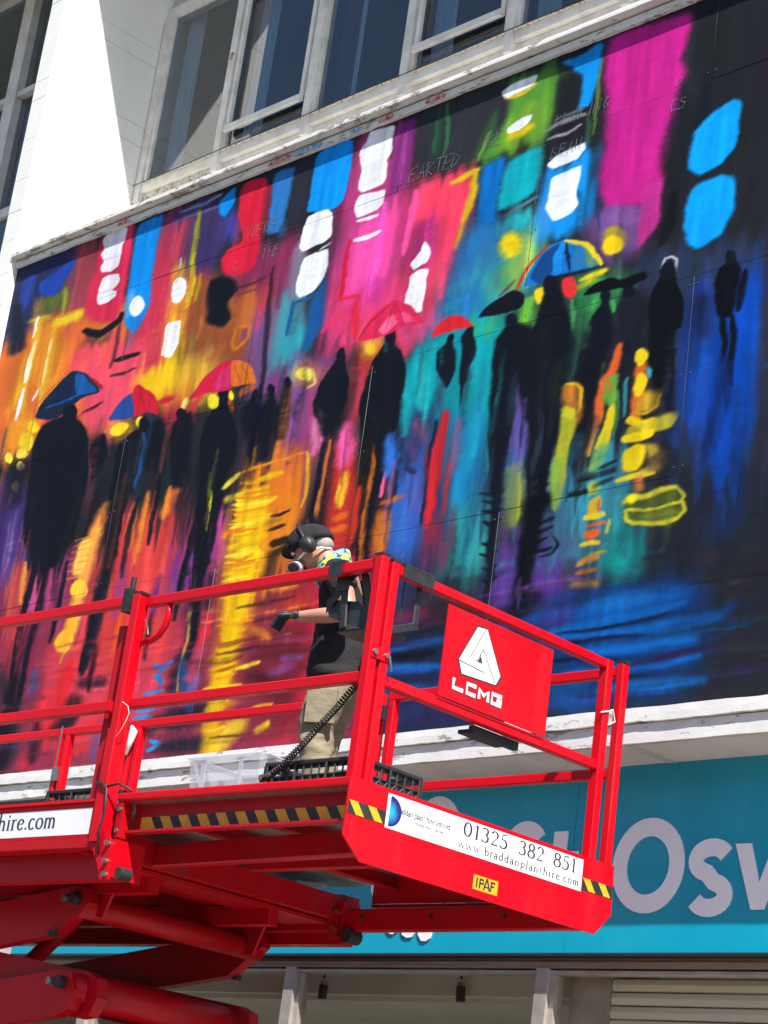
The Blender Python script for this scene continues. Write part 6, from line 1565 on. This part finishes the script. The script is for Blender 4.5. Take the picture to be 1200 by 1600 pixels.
def glove(name, w, d, side, curl):
    w = Vector(w); d = Vector(d).normalized(); upv = Vector((0, 0, 1)); sd = d.cross(upv).normalized() * side; nr = sd.cross(d) * side
    P_ = lambda a, b_, c_: tuple(w + d * a * .74 + sd * b_ * 1.1 + nr * c_ * 1.15)
    ch = [[(P_(-.05, 0, 0), .036), (P_(0, 0, 0), (.034, .03)), (P_(.045, 0, .0), (.042, .026)), (P_(.085, 0, -.004), (.040, .022))]]
    for k, (b_, ln_) in enumerate(((-.030, .052), (-.010, .058), (.011, .054), (.030, .044))):
        ch.append([(P_(.085, 0, -.004), (.040, .022)), (P_(.10, b_, -.004), .0105), (P_(.10 + ln_ * .45, b_ * 1.1, -.010 - curl * .3), .010), (P_(.10 + ln_ * .75, b_ * 1.15, -.024 - curl * .8), .0095), (P_(.10 + ln_ * .86, b_ * 1.15, -.045 - curl), .0085)])
    ch.append([(P_(.045, 0, .0), (.042, .026)), (P_(.055, -.042, -.012), .013), (P_(.085, -.058, -.026), .011), (P_(.115, -.056, -.034), .0095)])
    return skinned(name, 'glove', ch, sub=2)
glove('glove', LWr, (.80, -.10, .16), 1, .040); glove('glove', RWr, (.35, .05, -.9), -1, .014)
# cap, ear defenders, respirator, scarf, hair, eyes
hm = MB().ell(hd(-.022, 0, .035), .118, .092, .098, 18, 10, rot=hr, zmin=-.15)
skinned('hair', 'hair', [[(hd(-.075, 0, -.055), (.058, .045)), (hd(-.06, 0, .0), (.072, .068)), (hd(-.03, 0, .05), (.08, .08))]], sub=2)
cap = MB()
cap.ell(hd(-.008, 0, .035), .122, .100, .106, 22, 12, rot=hr, zmin=-.22); cp = cap.build('cap', 'tee', per, smooth=True)
bm_ = MB(); q = []
for i in range(13):
    t = R(-62 + 124 * i / 12); q.append((.105 + .085 * math.cos(t) - .045, .088 * math.sin(t) / math.sin(R(62)) * .95))
pt = [Vector(hd(x, y, .028 - .35 * y * y / .01 * .02)) for x, y in q] + [Vector(hd(.085, y, .036)) for y in (.085, .04, 0, -.04, -.085)]
nn = hr @ Vector((0, 0, .006)); k = len(pt); bm_.add(pt + [p + nn for p in pt], [tuple(range(k - 1, -1, -1)), tuple(range(k, 2 * k))] + [(i, (i + 1) % k, k + (i + 1) % k, k + i) for i in range(k)]); bm_.build('peak', 'tee', cp)
MB().add([hd(-.106, y, z) for y, z in ((-.03, .085), (.03, .085), (.03, .095), (-.03, .095))], [(0, 1, 2, 3)]).build('cap_print', 'mask_white', cp, fix=False)
ed_ = skinned('ear_defenders', 'black_plastic', [[(hd(0, .098, -.02), .012)] + [(hd(0, .106 * math.cos(R(a)), .035 + .118 * math.sin(R(a))), .0105) for a in (0, 30, 60, 90, 120, 150, 180)] + [(hd(0, -.098, -.02), .012)]], sub=1)
for s_ in (1, -1):
    MB().ell(hd(-.005, .102 * s_, -.015), .042, .028, .052, 16, 10, rot=hr).build('ear_cup', 'black_plastic', ed_, smooth=True); MB().ell(hd(-.005, .122 * s_, -.015), .03, .016, .038, 14, 8, rot=hr).build('cup_shell', 'black_metal', ed_, smooth=True)
rs_ = MB().ell(hd(.105, 0, -.075), .048, .052, .05, 16, 10, rot=hr).build('respirator', 'mask_grey', per, smooth=True)
for s_ in (1, -1):
    a = Vector(hd(.095, .045 * s_, -.085)); b_ = a + hr @ Vector((.018, .042 * s_, -.018)); MB().tube([a, b_], [.03, .036], 16).build('filter', 'mask_white', rs_); MB().tube([b_, b_ + (b_ - a).normalized() * .008], .028, 16).build('filter_cap', 'mask_grey', rs_)
    MB().tube([hd(.08, .05 * s_, -.05), hd(.03, .088 * s_, -.045), hd(-.05, .08 * s_, -.05), hd(-.09, .03 * s_, -.055)], .007, 6).build('strap', 'mask_white', rs_)
    MB().ell(hd(.088, .032 * s_, .002), .012, .014, .012, 10, 6).build('eye', 'mask_white', per, smooth=True)
sc_ = MB()
for k in range(4):
    r0 = .073 + .006 * k; z0 = .02 - .022 * k
    sc_.tube([tuple(Vector((.112 + .01 * k * 0, 0, 1.455 + z0)) + Matrix.Rotation(R(35), 3, 'Y') @ Vector(((r0 + .005 * math.sin(5 * a + k)) * math.cos(a), (r0 + .004 * math.cos(4 * a)) * math.sin(a), .006 * math.sin(3 * a + 2 * k)))) for a in [2 * math.pi * i / 24 for i in range(25)]], .017, 8, cap=False)
sc_.build('scarf', 'scarf', per, smooth=True)
